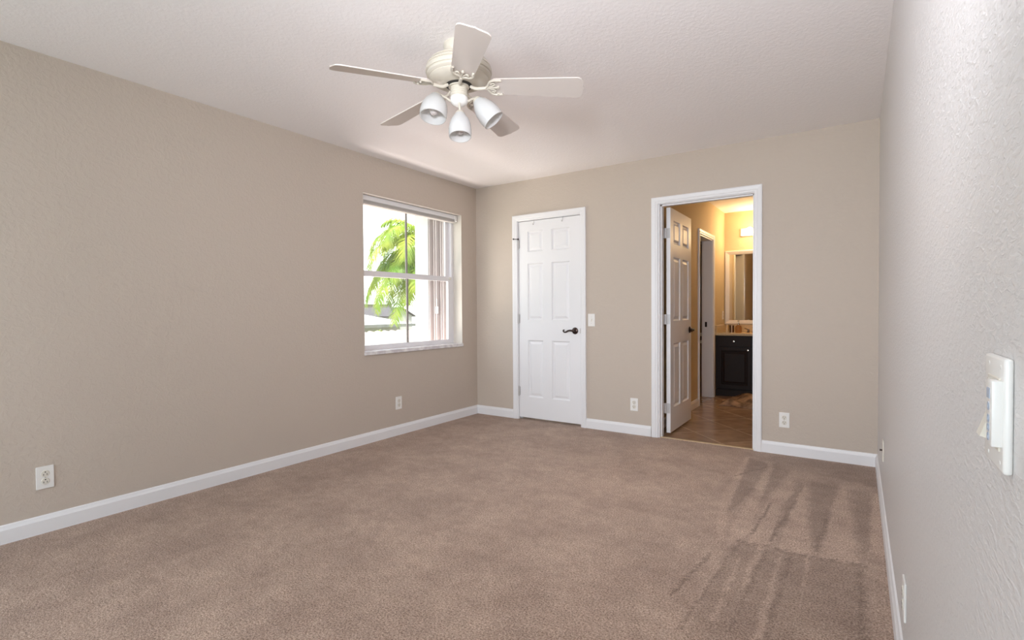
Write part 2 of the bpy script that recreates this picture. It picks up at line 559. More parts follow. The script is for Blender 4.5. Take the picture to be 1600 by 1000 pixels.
def build_floor():
    rnd = random.Random(3)
    step = 0.012
    x0, x1, y0, y1 = 2.55, W, 1.0, D
    nx = int((x1 - x0) / step) + 1; ny = int((y1 - y0) / step) + 1
    bm = bmesh.new()
    lay = bm.verts.layers.float.new('nap')
    xs = [x0 + (x1 - x0) * i / nx for i in range(nx + 1)]
    ys = [y0 + (y1 - y0) * j / ny for j in range(ny + 1)]
    grid = []
    for y in ys:
        row = []
        for x in xs:
            jx = x + rnd.uniform(-0.006, 0.006) + 0.003 * math.sin(y * 23 + x * 9)
            jy = y + rnd.uniform(-0.02, 0.02)
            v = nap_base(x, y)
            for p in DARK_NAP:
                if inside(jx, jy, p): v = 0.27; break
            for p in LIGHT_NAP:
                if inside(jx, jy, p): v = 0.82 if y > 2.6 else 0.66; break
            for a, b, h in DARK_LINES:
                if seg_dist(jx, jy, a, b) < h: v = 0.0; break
            vv = bm.verts.new((x, y, 0.0)); vv[lay] = v
            row.append(vv)
        grid.append(row)
    for j in range(ny):
        for i in range(nx):
            bm.faces.new((grid[j][i], grid[j][i + 1], grid[j + 1][i + 1], grid[j + 1][i]))
    def quad(a, b, c, d):
        vs = [bm.verts.new((x, y, 0.0)) for x, y in ((a, c), (b, c), (b, d), (a, d))]
        for v in vs: v[lay] = 0.5
        bm.faces.new(vs)
    def patch(a, b, c, d, st):
        n, m = max(1, int((b - a) / st)), max(1, int((d - c) / st))
        g = [[bm.verts.new((a + (b - a) * i / n, c + (d - c) * j / m, 0.0)) for i in range(n + 1)] for j in range(m + 1)]
        for row in g:
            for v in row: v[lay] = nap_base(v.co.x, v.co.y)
        for j in range(m):
            for i in range(n):
                bm.faces.new((g[j][i], g[j][i + 1], g[j + 1][i + 1], g[j + 1][i]))
    patch(0, x0, YB, D, 0.06); patch(x0, W, YB, y0, 0.06)
    # carpet runs into the doorway to the transition strip, and under the closet door
    quad(2.03, 2.784, D, D + 0.02); quad(0.548, 1.262, D, D + 0.115)
    return bm
fl = struct('floor', build_floor(), m_carpet, 'brown beige cut pile carpet with vacuum marks', 'carpet')

# ------------------------------------------------------------------ walls
def wall_boxes(bm, axis, p0, p1, a0, a1, z0, z1, holes):
    """wall slab between planes p0..p1 on an axis, running a0..a1, with rectangular holes (a, b, zlo, zhi)"""
    cuts = sorted({a0, a1, *[h[0] for h in holes], *[h[1] for h in holes]})
    for s, e in zip(cuts, cuts[1:]):
        zz = [(z0, z1)]
        for h in holes:
            if h[0] <= s + 1e-6 and h[1] >= e - 1e-6:
                new = []
                for (lo, hi) in zz:
                    if h[2] > lo: new.append((lo, min(hi, h[2])))
                    if h[3] < hi: new.append((max(lo, h[3]), hi))
                zz = new
        for lo, hi in zz:
            if hi - lo < 1e-5: continue
            if axis == 'x': bx(bm, p0, p1, s, e, lo, hi)
            else: bx(bm, s, e, p0, p1, lo, hi)

bm = bmesh.new(); wall_boxes(bm, 'x', -0.2, 0.0, YB - 0.15, D, 0, H, [(WIN[0], WIN[1], 0.752, WIN[3])])
struct('wall_left', bm, m_wall, 'plain beige textured wall with the window in it', 'wall')
CL = (0.548, 1.262, 2.045)      # closet opening
DW = (2.03, 2.784, 2.045)       # bathroom doorway opening
bm = bmesh.new(); wall_boxes(bm, 'y', D, D + 0.115, 0.0, W, 0, H, [(CL[0] - 0.015, CL[1] + 0.015, 0, CL[2] + 0.015), (DW[0] - 0.015, DW[1] + 0.015, 0, DW[2] + 0.015)])
struct('wall_far', bm, m_wall, 'beige textured wall with the closet door and bathroom doorway', 'wall')
struct('wall_right', box(W, W + 0.12, YB - 0.15, D + 0.115, 0, H), m_wall_right, 'close wall at the right, glare painted in as pale grey, with knockdown plaster texture', 'wall')
bm = bmesh.new(); wall_boxes(bm, 'y', YB - 0.15, YB, 0.0, W, 0, H, BACKWIN)
struct('wall_back', bm, m_wall, 'beige wall behind the camera with two windows added for light', 'wall')
struct('ceiling', box(-0.2, W + 0.12, YB - 0.15, D + 0.115, H, H + 0.2), m_ceil, 'white knockdown textured bedroom ceiling with the fan', 'ceiling')

# ------------------------------------------------------------------ baseboards
BB = [(0, 0), (0.014, 0), (0.014, 0.068), (0.009, 0.078), (0.006, 0.088), (0.0, 0.092)]
def baseboard(name, stations, label):
    bm = bmesh.new(); sweep_profile(bm, stations, BB)
    return struct(name, bm, m_trim, label, 'baseboard')
baseboard('baseboard_left', [lambda u, v: (u, YB + u, v), lambda u, v: (u, D - u, v)], 'long white baseboard along the window wall')
def bb_far(name, xa, xb, ma, mb, label):
    baseboard(name, [lambda u, v: (xa + (u if ma else 0), D - u, v), lambda u, v: (xb - (u if mb else 0), D - u, v)], label)
bb_far('baseboard_far_corner', 0.0, 0.487, True, False, 'short white baseboard between room corner and closet door')
bb_far('baseboard_far_middle', 1.322, 1.954, False, False, 'white baseboard between closet door and bathroom doorway')
bb_far('baseboard_far_right', 2.844, W, False, True, 'white baseboard between bathroom doorway and right wall')
baseboard('baseboard_right', [lambda u, v: (W - u, D - u, v), lambda u, v: (W - u, YB + u, v)], 'white baseboard receding along the right wall')

# ------------------------------------------------------------------ door casings and jambs
CAS = [(0, 0), (0, 0.010), (0.006, 0.014), (0.018, 0.014), (0.024, 0.018), (0.050, 0.021), (0.057, 0.017), (0.057, 0)]
def casing_y(bm, x0, x1, ztop, yw, sgn=-1, prof=CAS):
    st = [lambda u, v: (x0 - u, yw + sgn * v, 0.0), lambda u, v: (x0 - u, yw + sgn * v, ztop + u),
          lambda u, v: (x1 + u, yw + sgn * v, ztop + u), lambda u, v: (x1 + u, yw + sgn * v, 0.0)]
    sweep_profile(bm, st, prof)
def jamb_y(bm, x0, x1, ztop, y0, y1, stop=None):
    bx(bm, x0 - 0.014, x0, y0, y1, 0, ztop); bx(bm, x1, x1 + 0.014, y0, y1, 0, ztop)
    bx(bm, x0 - 0.014, x1 + 0.014, y0, y1, ztop, ztop + 0.014)
    if stop:
        a, b = stop
        bx(bm, x0, x0 + 0.011, a, b, 0, ztop); bx(bm, x1 - 0.011, x1, a, b, 0, ztop)
        bx(bm, x0, x1, a, b, ztop - 0.011, ztop)
bm = bmesh.new()
casing_y(bm, CL[0] - 0.005, CL[1] + 0.005, CL[2] + 0.005, D)
jamb_y(bm, CL[0], CL[1], CL[2], D, D + 0.115, (D + 0.045, D + 0.075))
struct('trim_1', bm, m_trim, 'white moulded casing around the closed closet door', 'door trim')
bm = bmesh.new()
casing_y(bm, DW[0] - 0.012, DW[1] + 0.004, DW[2] + 0.004, D)
casing_y(bm, DW[0] - 0.012, DW[1] + 0.004, DW[2] + 0.004, D + 0.115, 1)
jamb_y(bm, DW[0], DW[1], DW[2], D, D + 0.115, (D + 0.03, D + 0.072))
tr2 = struct('trim_2', bm, m_trim, 'white moulded casing around the open bathroom doorway', 'door trim')
bm = bmesh.new(); bx(bm, DW[1] - 0.0025, DW[1] + 0.001, D + 0.082, D + 0.105, 0.90, 0.958, 0.0005)
obj('strike_plate', bm, m_bronze, tr2)

# ------------------------------------------------------------------ six panel doors
def panel_face(bm, w, h, panels, y, sgn):
    """one moulded face; sgn = -1 faces -y (y is the surface), +1 faces +y"""
    xs = sorted({0, w, *[p[0] for p in panels], *[p[1] for p in panels]})
    zs = sorted({0, h, *[p[2] for p in panels], *[p[3] for p in panels]})
    cache = {}
    def V(x, z, d=0.0):
        k = (round(x, 5), round(z, 5), round(d, 5))
        if k not in cache:
            cache[k] = bm.verts.new((x, y - sgn * d, z))
        return cache[k]
    for i in range(len(xs) - 1):
        for j in range(len(zs) - 1):
            a, b, c, d = xs[i], xs[i + 1], zs[j], zs[j + 1]
            hit = None
            for p in panels:
                if p[0] - 1e-6 <= a and b <= p[1] + 1e-6 and p[2] - 1e-6 <= c and d <= p[3] + 1e-6:
                    hit = p
            if hit is None:
                bm.faces.new((V(a, c), V(b, c), V(b, d), V(a, d)))
    for p in panels:
        # rings need the grid vertices that lie on the border, so the ring starts on its own corner quad
        rings = [(0.0, 0.0), (0.005, 0.008), (0.011, 0.0125), (0.019, 0.0125), (0.040, 0.003)]
        prev = None
        for ins, dep in rings:
            q = [V(p[0] + ins, p[2] + ins, dep), V(p[1] - ins, p[2] + ins, dep), V(p[1] - ins, p[3] - ins, dep), V(p[0] + ins, p[3] - ins, dep)]
            if prev:
                for k in range(4):
                    bm.faces.new((prev[k], prev[(k + 1) % 4], q[(k + 1) % 4], q[k]))
            prev = q
        bm.faces.new(prev)
def door_slab(w, h, t, cols, rows):
    bm = bmesh.new()
    panels = [(c[0], c[1], r[0], r[1]) for c in cols for r in rows]
    panel_face(bm, w, h, panels, 0.0, -1)
    panel_face(bm, w, h, panels, t, 1)
    def q(*p):
        bm.faces.new([bm.verts.new(x) for x in p])
    q((0, 0, 0), (0, t, 0), (0, t, h), (0, 0, h)); q((w, 0, 0), (w, t, 0), (w, t, h), (w, 0, h))
    q((0, 0, 0), (w, 0, 0), (w, t, 0), (0, t, 0)); q((0, 0, h), (w, 0, h), (w, t, h), (0, t, h))
    bmesh.ops.remove_doubles(bm, verts=bm.verts[:], dist=1e-5)
    return bm
ROWS = [(0.215, 0.800), (1.005, 1.585), (1.705, 1.915)]

def lever(bm, side=-1, dirx=-1):
    """lever set in door coordinates about (0,0,0) on the face; side -1 sticks out to -y"""
    s = side
    q = Matrix.Rotation(PI / 2 * (1 if s < 0 else -1), 4, 'X')
    lathe(bm, [(0.0, 0.0), (0.032, 0.0), (0.033, 0.004), (0.028, 0.009), (0.014, 0.013), (0.011, 0.03), (0.013, 0.046), (0.0, 0.050)], 28, q)
    d = dirx
    pts = smoothpath([(0, s * 0.042, 0), (d * 0.03, s * 0.046, 0.004), (d * 0.055, s * 0.047, 0.0), (d * 0.078, s * 0.046, -0.012),
                      (d * 0.100, s * 0.045, -0.010), (d * 0.108, s * 0.045, 0.002), (d * 0.100, s * 0.045, 0.009), (d * 0.093, s * 0.045, 0.004)], 5)
    n = len(pts)
    tube(bm, pts, [0.010 - 0.006 * i / (n - 1) for i in range(n)], 10)

def hinge_bm(bm, x, y, z, leafx=None):
    cyl(bm, (x, y, z - 0.045), (x, y, z + 0.045), 0.0065, 12)
    sphere(bm, (x, y, z + 0.048), 0.006, seg=10); sphere(bm, (x, y, z - 0.048), 0.006, seg=10)

# closet door (closed)
d1 = sempty('door_1', 'closed white six panel closet door with dark bronze lever', 'door', (CL[0] + 0.004, D + 0.008, 0.022))
dw = CL[1] - CL[0] - 0.008
obj('door_slab', door_slab(dw, 2.018, 0.035, [(0.108, 0.288), (0.388, 0.590)], ROWS), m_door, d1)
bm = bmesh.new(); lever(bm, -1, -1)
obj('door_handle', bm, m_bronze, d1, True, (0.648, 0.0, 0.905))
bm = bmesh.new(); bx(bm, dw - 0.001, dw + 0.002, 0.006, 0.029, 0.88, 0.935, 0.0005); bx(bm, dw - 0.004, dw + 0.0035, -0.0015, 0.004, 0.88, 0.93, 0.0005)
obj('latch_plate', bm, m_chrome, d1)
for z in (0.27, 1.02, 1.79):
    bm = bmesh.new(); hinge_bm(bm, -0.001, -0.009, z); bx(bm, -0.0005, 0.012, -0.002, 0.001, z - 0.044, z + 0.044)
    bx(bm, -0.014, -0.0015, -0.0105, -0.007, z - 0.044, z + 0.044)
    obj('hinge', bm, m_hinge, d1, True)
bm = bmesh.new()
tube(bm, [(0.0, -0.012, 1.845), (-0.018, -0.030, 1.843), (-0.030, -0.050, 1.842)], 0.0035, 8)
cyl(bm, (-0.028, -0.047, 1.842), (-0.034, -0.058, 1.842), 0.007, 12)
cyl(bm, (0.0, -0.012, 1.835), (0.0, -0.012, 1.85), 0.008, 12)
obj('hinge_door_stop', bm, m_bronze, d1, True)
def over_hook(x):
    bm = bmesh.new()
    pts = smoothpath([(x, 0.020, 2.0205), (x, -0.0015, 2.0205), (x, -0.003, 2.008), (x, -0.004, 1.985), (x, -0.018, 1.975), (x, -0.026, 1.990)], 4)
    tube(bm, pts, 0.0022, 8)
    return bm
for hx_, lab in ((0.185, 'small pale wire hook over the closet door top, nearer its hinges'), (0.515, 'small pale wire hook over the closet door top, nearer its handle side')):
    o = obj('door_hook', over_hook(hx_), m_hinge, None, True, (CL[0] + 0.004, D + 0.008, 0.022))
    tag(o, lab, 'hook', 'hooks over the closet door')

# bathroom door (open 90 degrees into the bathroom), hinged at the left jamb
d2 = sempty('door_2', 'open white six panel bathroom door swung into the bathroom', 'door', (2.082, 4.580, 0.02))
d2.rotation_euler = (0, 0, math.radians(90.6))
obj('door_slab', door_slab(0.715, 2.018, 0.035, [(0.100, 0.318), (0.398, 0.615)], ROWS), m_door, d2)
for sd in (-1, 1):
    bm = bmesh.new(); lever(bm, sd, -1)
    obj('door_handle', bm, m_bronze, d2, True, (0.650, 0.0 if sd < 0 else 0.035, 0.905))
for z in (0.22, 1.02, 1.79):
    bm = bmesh.new()
    cyl(bm, (-0.008, 0.040, z - 0.045), (-0.008, 0.040, z + 0.045), 0.0065, 12)
    bx(bm, -0.0025, 0.0, 0.004, 0.036, z - 0.044, z + 0.044)
    bx(bm, -0.012, -0.004, 0.034, 0.056, z - 0.044, z + 0.044)
    obj('hinge', bm, m_hinge, d2)

# ------------------------------------------------------------------ closet behind the closed door
struct('wall_closet', box(0.0, 1.9, D + 0.6, D + 0.7, -0.03, H), m_closet_dark, 'closet interior wall behind the closed door', 'wall')

# ------------------------------------------------------------------ window in the left wall
w1 = sempty('window_1', 'white single hung window with grey centre bars looking out to a palm', 'window')
XF0, XF1 = -0.175, -0.115
y0, y1, z0, z1 = WIN
bm = bmesh.new()
bx(bm, XF0, XF1, y0, y0 + 0.035, z0, z1); bx(bm, XF0, XF1, y1 - 0.035, y1, z0, z1)
bx(bm, XF0, XF1, y0 + 0.035, y1 - 0.035, z1 - 0.035, z1); bx(bm, XF0, XF1, y0 + 0.035, y1 - 0.035, z0, z0 + 0.022)
obj('window_frame', bm, m_vinyl, w1)
def sash(name, xa, xb, za, zb, rail_b, rail_t, yc):
    bm = bmesh.new()
    ya, yb = y0 + 0.035, y1 - 0.035
    bx(bm, xa, xb, ya, ya + 0.04, za, zb, 0.002, 1); bx(bm, xa, xb, yb - 0.055, yb, za, zb, 0.002, 1)
    bx(bm, xa + 0.0005, xb - 0.0005, ya + 0.038, yb - 0.053, za, za + rail_b); bx(bm, xa + 0.0005, xb - 0.0005, ya + 0.038, yb - 0.053, zb - rail_t, zb)
    s = obj(name, bm, m_vinyl, w1)
    obj('mullion', box((xa + xb) / 2 - 0.006, (xa + xb) / 2 + 0.006, yc - 0.010, yc + 0.010, za + rail_b, zb - rail_t), m_mull, s)
    obj('glass_pane', box((xa + xb) / 2 - 0.002, (xa + xb) / 2 + 0.002, ya + 0.03, yb - 0.04, za + rail_b - 0.01, zb - rail_t + 0.01), m_glass, s)
    return s
sash('upper_sash', -0.172, -0.150, 1.445, z1 - 0.035, 0.045, 0.03, 3.545)
ls = sash('lower_sash', -0.145, -0.1135, z0 + 0.001, 1.490, 0.042, 0.050, 3.520)
bm = bmesh.new(); bx(bm, -0.1135, -0.102, 4.11, 4.135, 1.455, 1.475, 0.003)
obj('sash_latch', bm, m_ivory, ls)
# white painted soffit and reveals
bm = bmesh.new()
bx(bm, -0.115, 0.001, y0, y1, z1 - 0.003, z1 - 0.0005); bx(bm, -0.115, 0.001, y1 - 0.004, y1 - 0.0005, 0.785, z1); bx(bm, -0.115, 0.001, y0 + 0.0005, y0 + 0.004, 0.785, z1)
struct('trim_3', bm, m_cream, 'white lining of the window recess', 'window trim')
bm = bmesh.new(); bx(bm, -0.20, 0.016, y0 - 0.0, y1 + 0.0, 0.753, 0.785, 0.003)
struct('trim_4', bm, m_marble, 'white veined marble window sill', 'window sill')
# rolled blind under the soffit
bl = thing('roller_blind', 'rolled up off white blind at the top of the window', 'blind', (-0.075, (y0 + y1) / 2, z1 - 0.04))
hw = (y1 - y0) / 2 - 0.008
bm = bmesh.new(); bx(bm, -0.022, 0.022, -hw, hw, -0.006, 0.036, 0.003, 2)
obj('headrail', bm, m_trim, bl)
bm = bmesh.new()
for k in range(4):
    bx(bm, -0.020, 0.020, -hw + 0.01, hw - 0.01, -0.030 + k * 0.006, -0.0265 + k * 0.006)
bx(bm, -0.021, 0.021, -hw + 0.01, hw - 0.01, -0.042, -0.031, 0.003, 2)
obj('stacked_slats', bm, m_blind, bl)
bm = bmesh.new(); bx(bm, 0.022, 0.028, hw - 0.045, hw - 0.012, -0.030, 0.030, 0.002, 1); bx(bm, 0.024, 0.040, hw - 0.035, hw - 0.02, -0.034, -0.022, 0.002, 1)
obj('end_bracket', bm, m_plate, bl)

# unseen windows added behind the camera to let in daylight (simple frames)
for i, (a, b, c, d) in enumerate(BACKWIN):
    w = sempty('window_%d' % (i + 2), ('unseen window added behind the camera for light, nearer the left wall', 'unseen window added behind the camera for light, nearer the right wall')[i], 'window')
    bm = bmesh.new()
    for q in ((a, a + 0.04, c, d), (b - 0.04, b, c, d), (a + 0.04, b - 0.04, c, c + 0.04), (a + 0.04, b - 0.04, d - 0.04, d), (a + 0.04, b - 0.04, (c + d) / 2 - 0.02, (c + d) / 2 + 0.02)):
        bx(bm, q[0], q[1], YB - 0.12, YB - 0.07, q[2], q[3])
    obj('window_frame', bm, m_vinyl, w)
    obj('glass_pane', box(a + 0.02, b - 0.02, YB - 0.10, YB - 0.095, c + 0.02, d - 0.02), m_glass, w)

# ------------------------------------------------------------------ wall outlets and switches
def plate_thing(name, label, cat, loc, rz, group=None):
    """local frame: plate lies in XZ, faces -Y"""
    return thing(name, label, cat, loc, (0, 0, rz), group)
def outlet(label, loc, rz, flipped=False, slots=True):
    t = plate_thing('wall_outlet', label, 'outlet', loc, rz, 'wall outlets')
    bm = bmesh.new(); bx(bm, -0.036, 0.036, -0.0065, 0, -0.058, 0.058, 0.0028, 2)
    obj('cover_plate', bm, m_plate, t)
    f = -1 if flipped else 1
    for s in (1, -1):
        bm = bmesh.new()
        q = Matrix.Translation((0, -0.0060, s * 0.0195)) @ Matrix.Rotation(PI / 2, 4, 'X')
        lathe(bm, [(0.0, 0), (0.0172, 0.0), (0.0172, 0.0020), (0.0160, 0.0028), (0, 0.0028)], 24, q)
        r = obj('receptacle', bm, m_ivory, t)
        bm = bmesh.new(); zc = s * 0.0195
        bx(bm, -0.0082, -0.0056, -0.0092, -0.0085, zc + f * 0.004 - 0.0045, zc + f * 0.004 + 0.0045)
        bx(bm, 0.0056, 0.0080, -0.0092, -0.0085, zc + f * 0.004 - 0.0038, zc + f * 0.004 + 0.0038)
        cyl(bm, (0, -0.0092, zc - f * 0.0085), (0, -0.0085, zc - f * 0.0085), 0.0030, 12)
        obj('slots', bm, m_dark, r)
    bm = bmesh.new(); cyl(bm, (0, -0.0082, 0), (0, -0.006, 0), 0.0032, 12)
    obj('screw', bm, m_hinge, t)
    return t
outlet('white outlet low on the window wall, nearest the left picture edge', (0.0, 0.820, 0.285), PI / 2, True)
outlet('white outlet low on the window wall below the window', (0.0, 3.272, 0.293), PI / 2)
outlet('white outlet on the far wall left of the bathroom doorway', (1.797, D, 0.270), 0)
outlet('white outlet on the far wall right of the bathroom doorway', (3.003, D, 0.268), 0)
outlet('white outlet low on the near right wall, seen edge on', (W, 1.905, 0.262), -PI / 2)
# cable jack far along the right wall
t = plate_thing('cable_jack', 'small cream cable jack near the far end of the right wall', 'cable jack', (W, 3.47, 0.345), -PI / 2)
bm = bmesh.new(); bx(bm, -0.035, 0.035, -0.006, 0, -0.057, 0.057, 0.0025, 2); obj('cover_plate', bm, m_ivory, t)
bm = bmesh.new(); cyl(bm, (0, -0.018, 0), (0, -0.005, 0), 0.0048, 12); obj('connector', bm, m_bronze, t, True)
# light switch by the closet
t = plate_thing('light_switch', 'small white light switch between closet door and bathroom doorway', 'light switch', (1.378, D, 1.032), 0)
bm = bmesh.new(); bx(bm, -0.036, 0.036, -0.0065, 0, -0.060, 0.060, 0.0028, 2); obj('cover_plate', bm, m_plate, t)
bm = bmesh.new(); bx(bm, -0.006, 0.006, -0.0075, -0.006, -0.013, 0.013, 0.0005, 1); obj('toggle_slot', bm, m_ivory, t)
bm = bmesh.new(); bx(bm, -0.0045, 0.0045, -0.018, -0.006, -0.002, 0.009, 0.001, 1); obj('toggle', bm, m_plate, t)
for s in (1, -1):
    bm = bmesh.new(); cyl(bm, (0, -0.0075, s * 0.030), (0, -0.006, s * 0.030), 0.003, 12); obj('screw', bm, m_hinge, t)
# near wall control on the right wall
t = plate_thing('wall_control', 'white wall control with rocker and slider box on the near right wall', 'wall control', (W, 0.7085, 1.024), -PI / 2)
# local x runs towards -y of the room (nearer the camera), local -y sticks into the room
bm = bmesh.new(); bx(bm, -0.0435, 0.0435, -0.0075, 0, -0.056, 0.056, 0.0032, 3); obj('cover_plate', bm, m_plate, t, True)
bm = bmesh.new(); bx(bm, -0.020, 0.032, -0.0090, -0.007, -0.036, 0.036, 0.0008, 1); obj('insert', bm, m_ivory, t)
bm = bmesh.new()
vs = [bm.verts.new(p) for p in ((-0.014, -0.009, 0.032), (0.004, -0.009, 0.032), (0.004, -0.0095, 0.002), (-0.014, -0.0095, 0.002),
                               (-0.014, -0.0185, -0.027), (0.004, -0.0185, -0.027), (0.004, -0.009, -0.030), (-0.014, -0.009, -0.030),
                               (-0.014, -0.0105, 0.032), (0.004, -0.0105, 0.032))]
bm.faces.new((vs[8], vs[9], vs[2], vs[3])); bm.faces.new((vs[3], vs[2], vs[5], vs[4])); bm.faces.new((vs[4], vs[5], vs[6], vs[7]))
bm.faces.new((vs[0], vs[1], vs[9], vs[8])); bm.faces.new((vs[0], vs[8], vs[3], vs[4], vs[7])); bm.faces.new((vs[1], vs[9], vs[2], vs[5], vs[6]))
bm.faces.new((vs[0], vs[1], vs[6], vs[7]))
obj('rocker', bm, m_ivory, t)
bm = bmesh.new(); bx(bm, 0.016, 0.0402, -0.0155, -0.007, -0.030, 0.034, 0.0010, 2); sb = obj('slider_box', bm, m_plate, t, True)
m_blue = mat('blue_grey_print', (0.38, 0.43, 0.52), 0.5)
bm = bmesh.new()
for z in (0.022,):
    bx(bm, 0.021, 0.033, -0.0162, -0.0154, z - 0.006, z + 0.004)
for z in (0.008, -0.004, -0.013, -0.022):
    q = Matrix.Translation((0.027, -0.0154, z)) @ Matrix.Rotation(PI / 2, 4, 'X')
    lathe(bm, [(0.0024, 0), (0.0042, 0), (0.0042, 0.0007), (0.0024, 0.0007), (0.0024, 0)], 14, q)
obj('button_print', bm, m_blue, sb)
for p in ((0.030, 0.047), (-0.022, 0.047), (0.030, -0.047), (-0.022, -0.047)):
    bm = bmesh.new(); q = Matrix.Translation((p[0], -0.0072, p[1])) @ Matrix.Rotation(PI / 2, 4, 'X')
    lathe(bm, [(0.0026, 0), (0.0022, 0.0006), (0, 0.0008)], 12, q); obj('screw', bm, m_plate, t, True)

# ------------------------------------------------------------------ ceiling fan
FX, FY = 1.806, 1.997
fan = thing('ceiling_fan', 'white five blade ceiling fan with three frosted glass light shades', 'ceiling fan', (FX, FY, H))
bm = bmesh.new()
lathe(bm, [(0.0, 0.0), (0.073, 0.0), (0.075, -0.006), (0.073, -0.030), (0.066, -0.048), (0.050, -0.062), (0.030, -0.068), (0.030, -0.080), (0.0, -0.080)], 48)
obj('canopy', bm, m_fan, fan, True)
prof = [(0.0, -0.066), (0.060, -0.066), (0.090, -0.070)]
prof += [(0.112, -0.076), (0.133, -0.085), (0.146, -0.093), (0.1475, -0.098), (0.144, -0.099), (0.146, -0.102), (0.155, -0.106), (0.161, -0.114), (0.162, -0.120), (0.158, -0.1215), (0.160, -0.124),
         (0.165, -0.128), (0.166, -0.140), (0.164, -0.147), (0.159, -0.149), (0.160, -0.152), (0.160, -0.160), (0.153, -0.168), (0.148, -0.170), (0.148, -0.173), (0.140, -0.182), (0.122, -0.192), (0.100, -0.199), (0.075, -0.202), (0.0, -0.202)]
bm = bmesh.new(); lathe(bm, prof, 64)
mh = obj('motor_housing', bm, m_fan, fan, True)
bm = bmesh.new(); lathe(bm, [(0.042, -0.2015), (0.066, -0.2015), (0.067, -0.205), (0.060, -0.2075), (0.042, -0.2075)], 48)
obj('vent_ring', bm, m_vent, mh, True)
prof = [(0.0, -0.195), (0.052, -0.205), (0.052, -0.214)]
z = -0.214
for k in range(4):
    prof += [(0.0425, z), (0.0425, z - 0.007), (0.0405, z - 0.008), (0.0405, z - 0.0095)]
    z -= 0.0105
prof += [(0.044, z), (0.044, z - 0.004), (0.0, z - 0.004)]
bm = bmesh.new(); lathe(bm, prof, 40); obj('switch_housing', bm, m_fan, fan, True)
zb = z - 0.004
bm = bmesh.new(); lathe(bm, [(0.0, zb), (0.041, zb), (0.0435, zb - 0.004), (0.0435, zb - 0.022), (0.036, zb - 0.037), (0.020, zb - 0.046), (0.010, zb - 0.050), (0.0, zb - 0.051)], 40)
lf = obj('light_fitter', bm, m_plate, fan, True)

# blades: long axis +x in local coordinates of the blade
def blade_bm():
    bm = bmesh.new()
    L0, L1 = 0.165, 0.620
    outline = []
    N = 16
    w0, w1 = 0.055, 0.073
    for i in range(N + 1):                     # one long edge
        t = i / N
        outline.append((L0 + (L1 - 0.035 - L0) * t, w0 + (w1 - w0) * t))
    for i in range(1, 9):                      # rounded outer corner to a soft centre point
        a = i / 9 * PI / 2
        outline.append((L1 - 0.035 + 0.030 * math.sin(a), w1 - 0.030 * (1 - math.cos(a))))
    outline.append((L1 - 0.001, 0.012)); outline.append((L1 + 0.003, 0.0))
    full = outline + [(x, -y) for x, y in reversed(outline[:-1])]
    full[0] = (L0 + 0.012, w0 * 0.92); full.insert(0, (L0, w0 * 0.65)); full[-1] = (L0 + 0.012, -w0 * 0.92); full.append((L0, -w0 * 0.65))
    t = 0.0055
    top = [bm.verts.new((x, y, t / 2)) for x, y in full]
    bot = [bm.verts.new((x, y, -t / 2)) for x, y in full]
    bm.faces.new(top); bm.faces.new(list(reversed(bot)))
    n = len(full)
    for k in range(n):
        bm.faces.new((top[k], bot[k], bot[(k + 1) % n], top[(k + 1) % n]))
    return bm
def iron_bm():
    """cast bracket with a scrolled three finger head under the blade root"""
    bm = bmesh.new()
    up = Vector((0, 0, 1))
    tube(bm, smoothpath([(0.060, 0, -0.002), (0.085, 0, -0.013), (0.110, 0, -0.014), (0.138, 0, -0.010)], 5), 0.0085, 10)
    tube(bm, smoothpath([(0.136, 0, -0.009), (0.150, 0.016, -0.008), (0.158, 0.036, -0.008), (0.176, 0.050, -0.008), (0.205, 0.052, -0.007), (0.218, 0.048, -0.006)], 4), 0.0058, 8)
    tube(bm, smoothpath([(0.136, 0, -0.009), (0.150, -0.016, -0.008), (0.158, -0.036, -0.008), (0.176, -0.050, -0.008), (0.205, -0.052, -0.007), (0.218, -0.048, -0.006)], 4), 0.0058, 8)
    tube(bm, smoothpath([(0.145, 0, -0.009), (0.165, 0.010, -0.008), (0.185, 0.020, -0.008), (0.178, 0.032, -0.008), (0.165, 0.026, -0.008)], 4), 0.0040, 8)
    tube(bm, smoothpath([(0.145, 0, -0.009), (0.165, -0.010, -0.008), (0.185, -0.020, -0.008), (0.178, -0.032, -0.008), (0.165, -0.026, -0.008)], 4), 0.0040, 8)
    tube(bm, [(0.145, 0, -0.009), (0.200, 0, -0.007)], 0.0048, 8)
    for p in ((0.200, 0), (0.196, 0.050), (0.196, -0.050)):
        cyl(bm, (p[0], p[1], -0.012), (p[0], p[1], -0.003), 0.007, 12)
    return bm
blade_mesh = None
for k in range(5):
    az = math.radians(27.5 + 72 * k)
    if blade_mesh is None:
        b = obj('blade', blade_bm(), m_blade, fan); blade_mesh = b.data
        i_ = obj('blade_bracket', iron_bm(), m_fan, b, True); iron_mesh = i_.data
    else:
        b = bpy.data.objects.new('blade', blade_mesh); C.objects.link(b); b.parent = fan
        i_ = bpy.data.objects.new('blade_bracket', iron_mesh); C.objects.link(i_); i_.parent = b
    b.matrix_local = Matrix.Translation((0, 0, -0.204)) @ Matrix.Rotation(az, 4, 'Z') @ Matrix.Rotation(math.radians(4.0), 4, 'Y') @ Matrix.Rotation(math.radians(-14), 4, 'X')

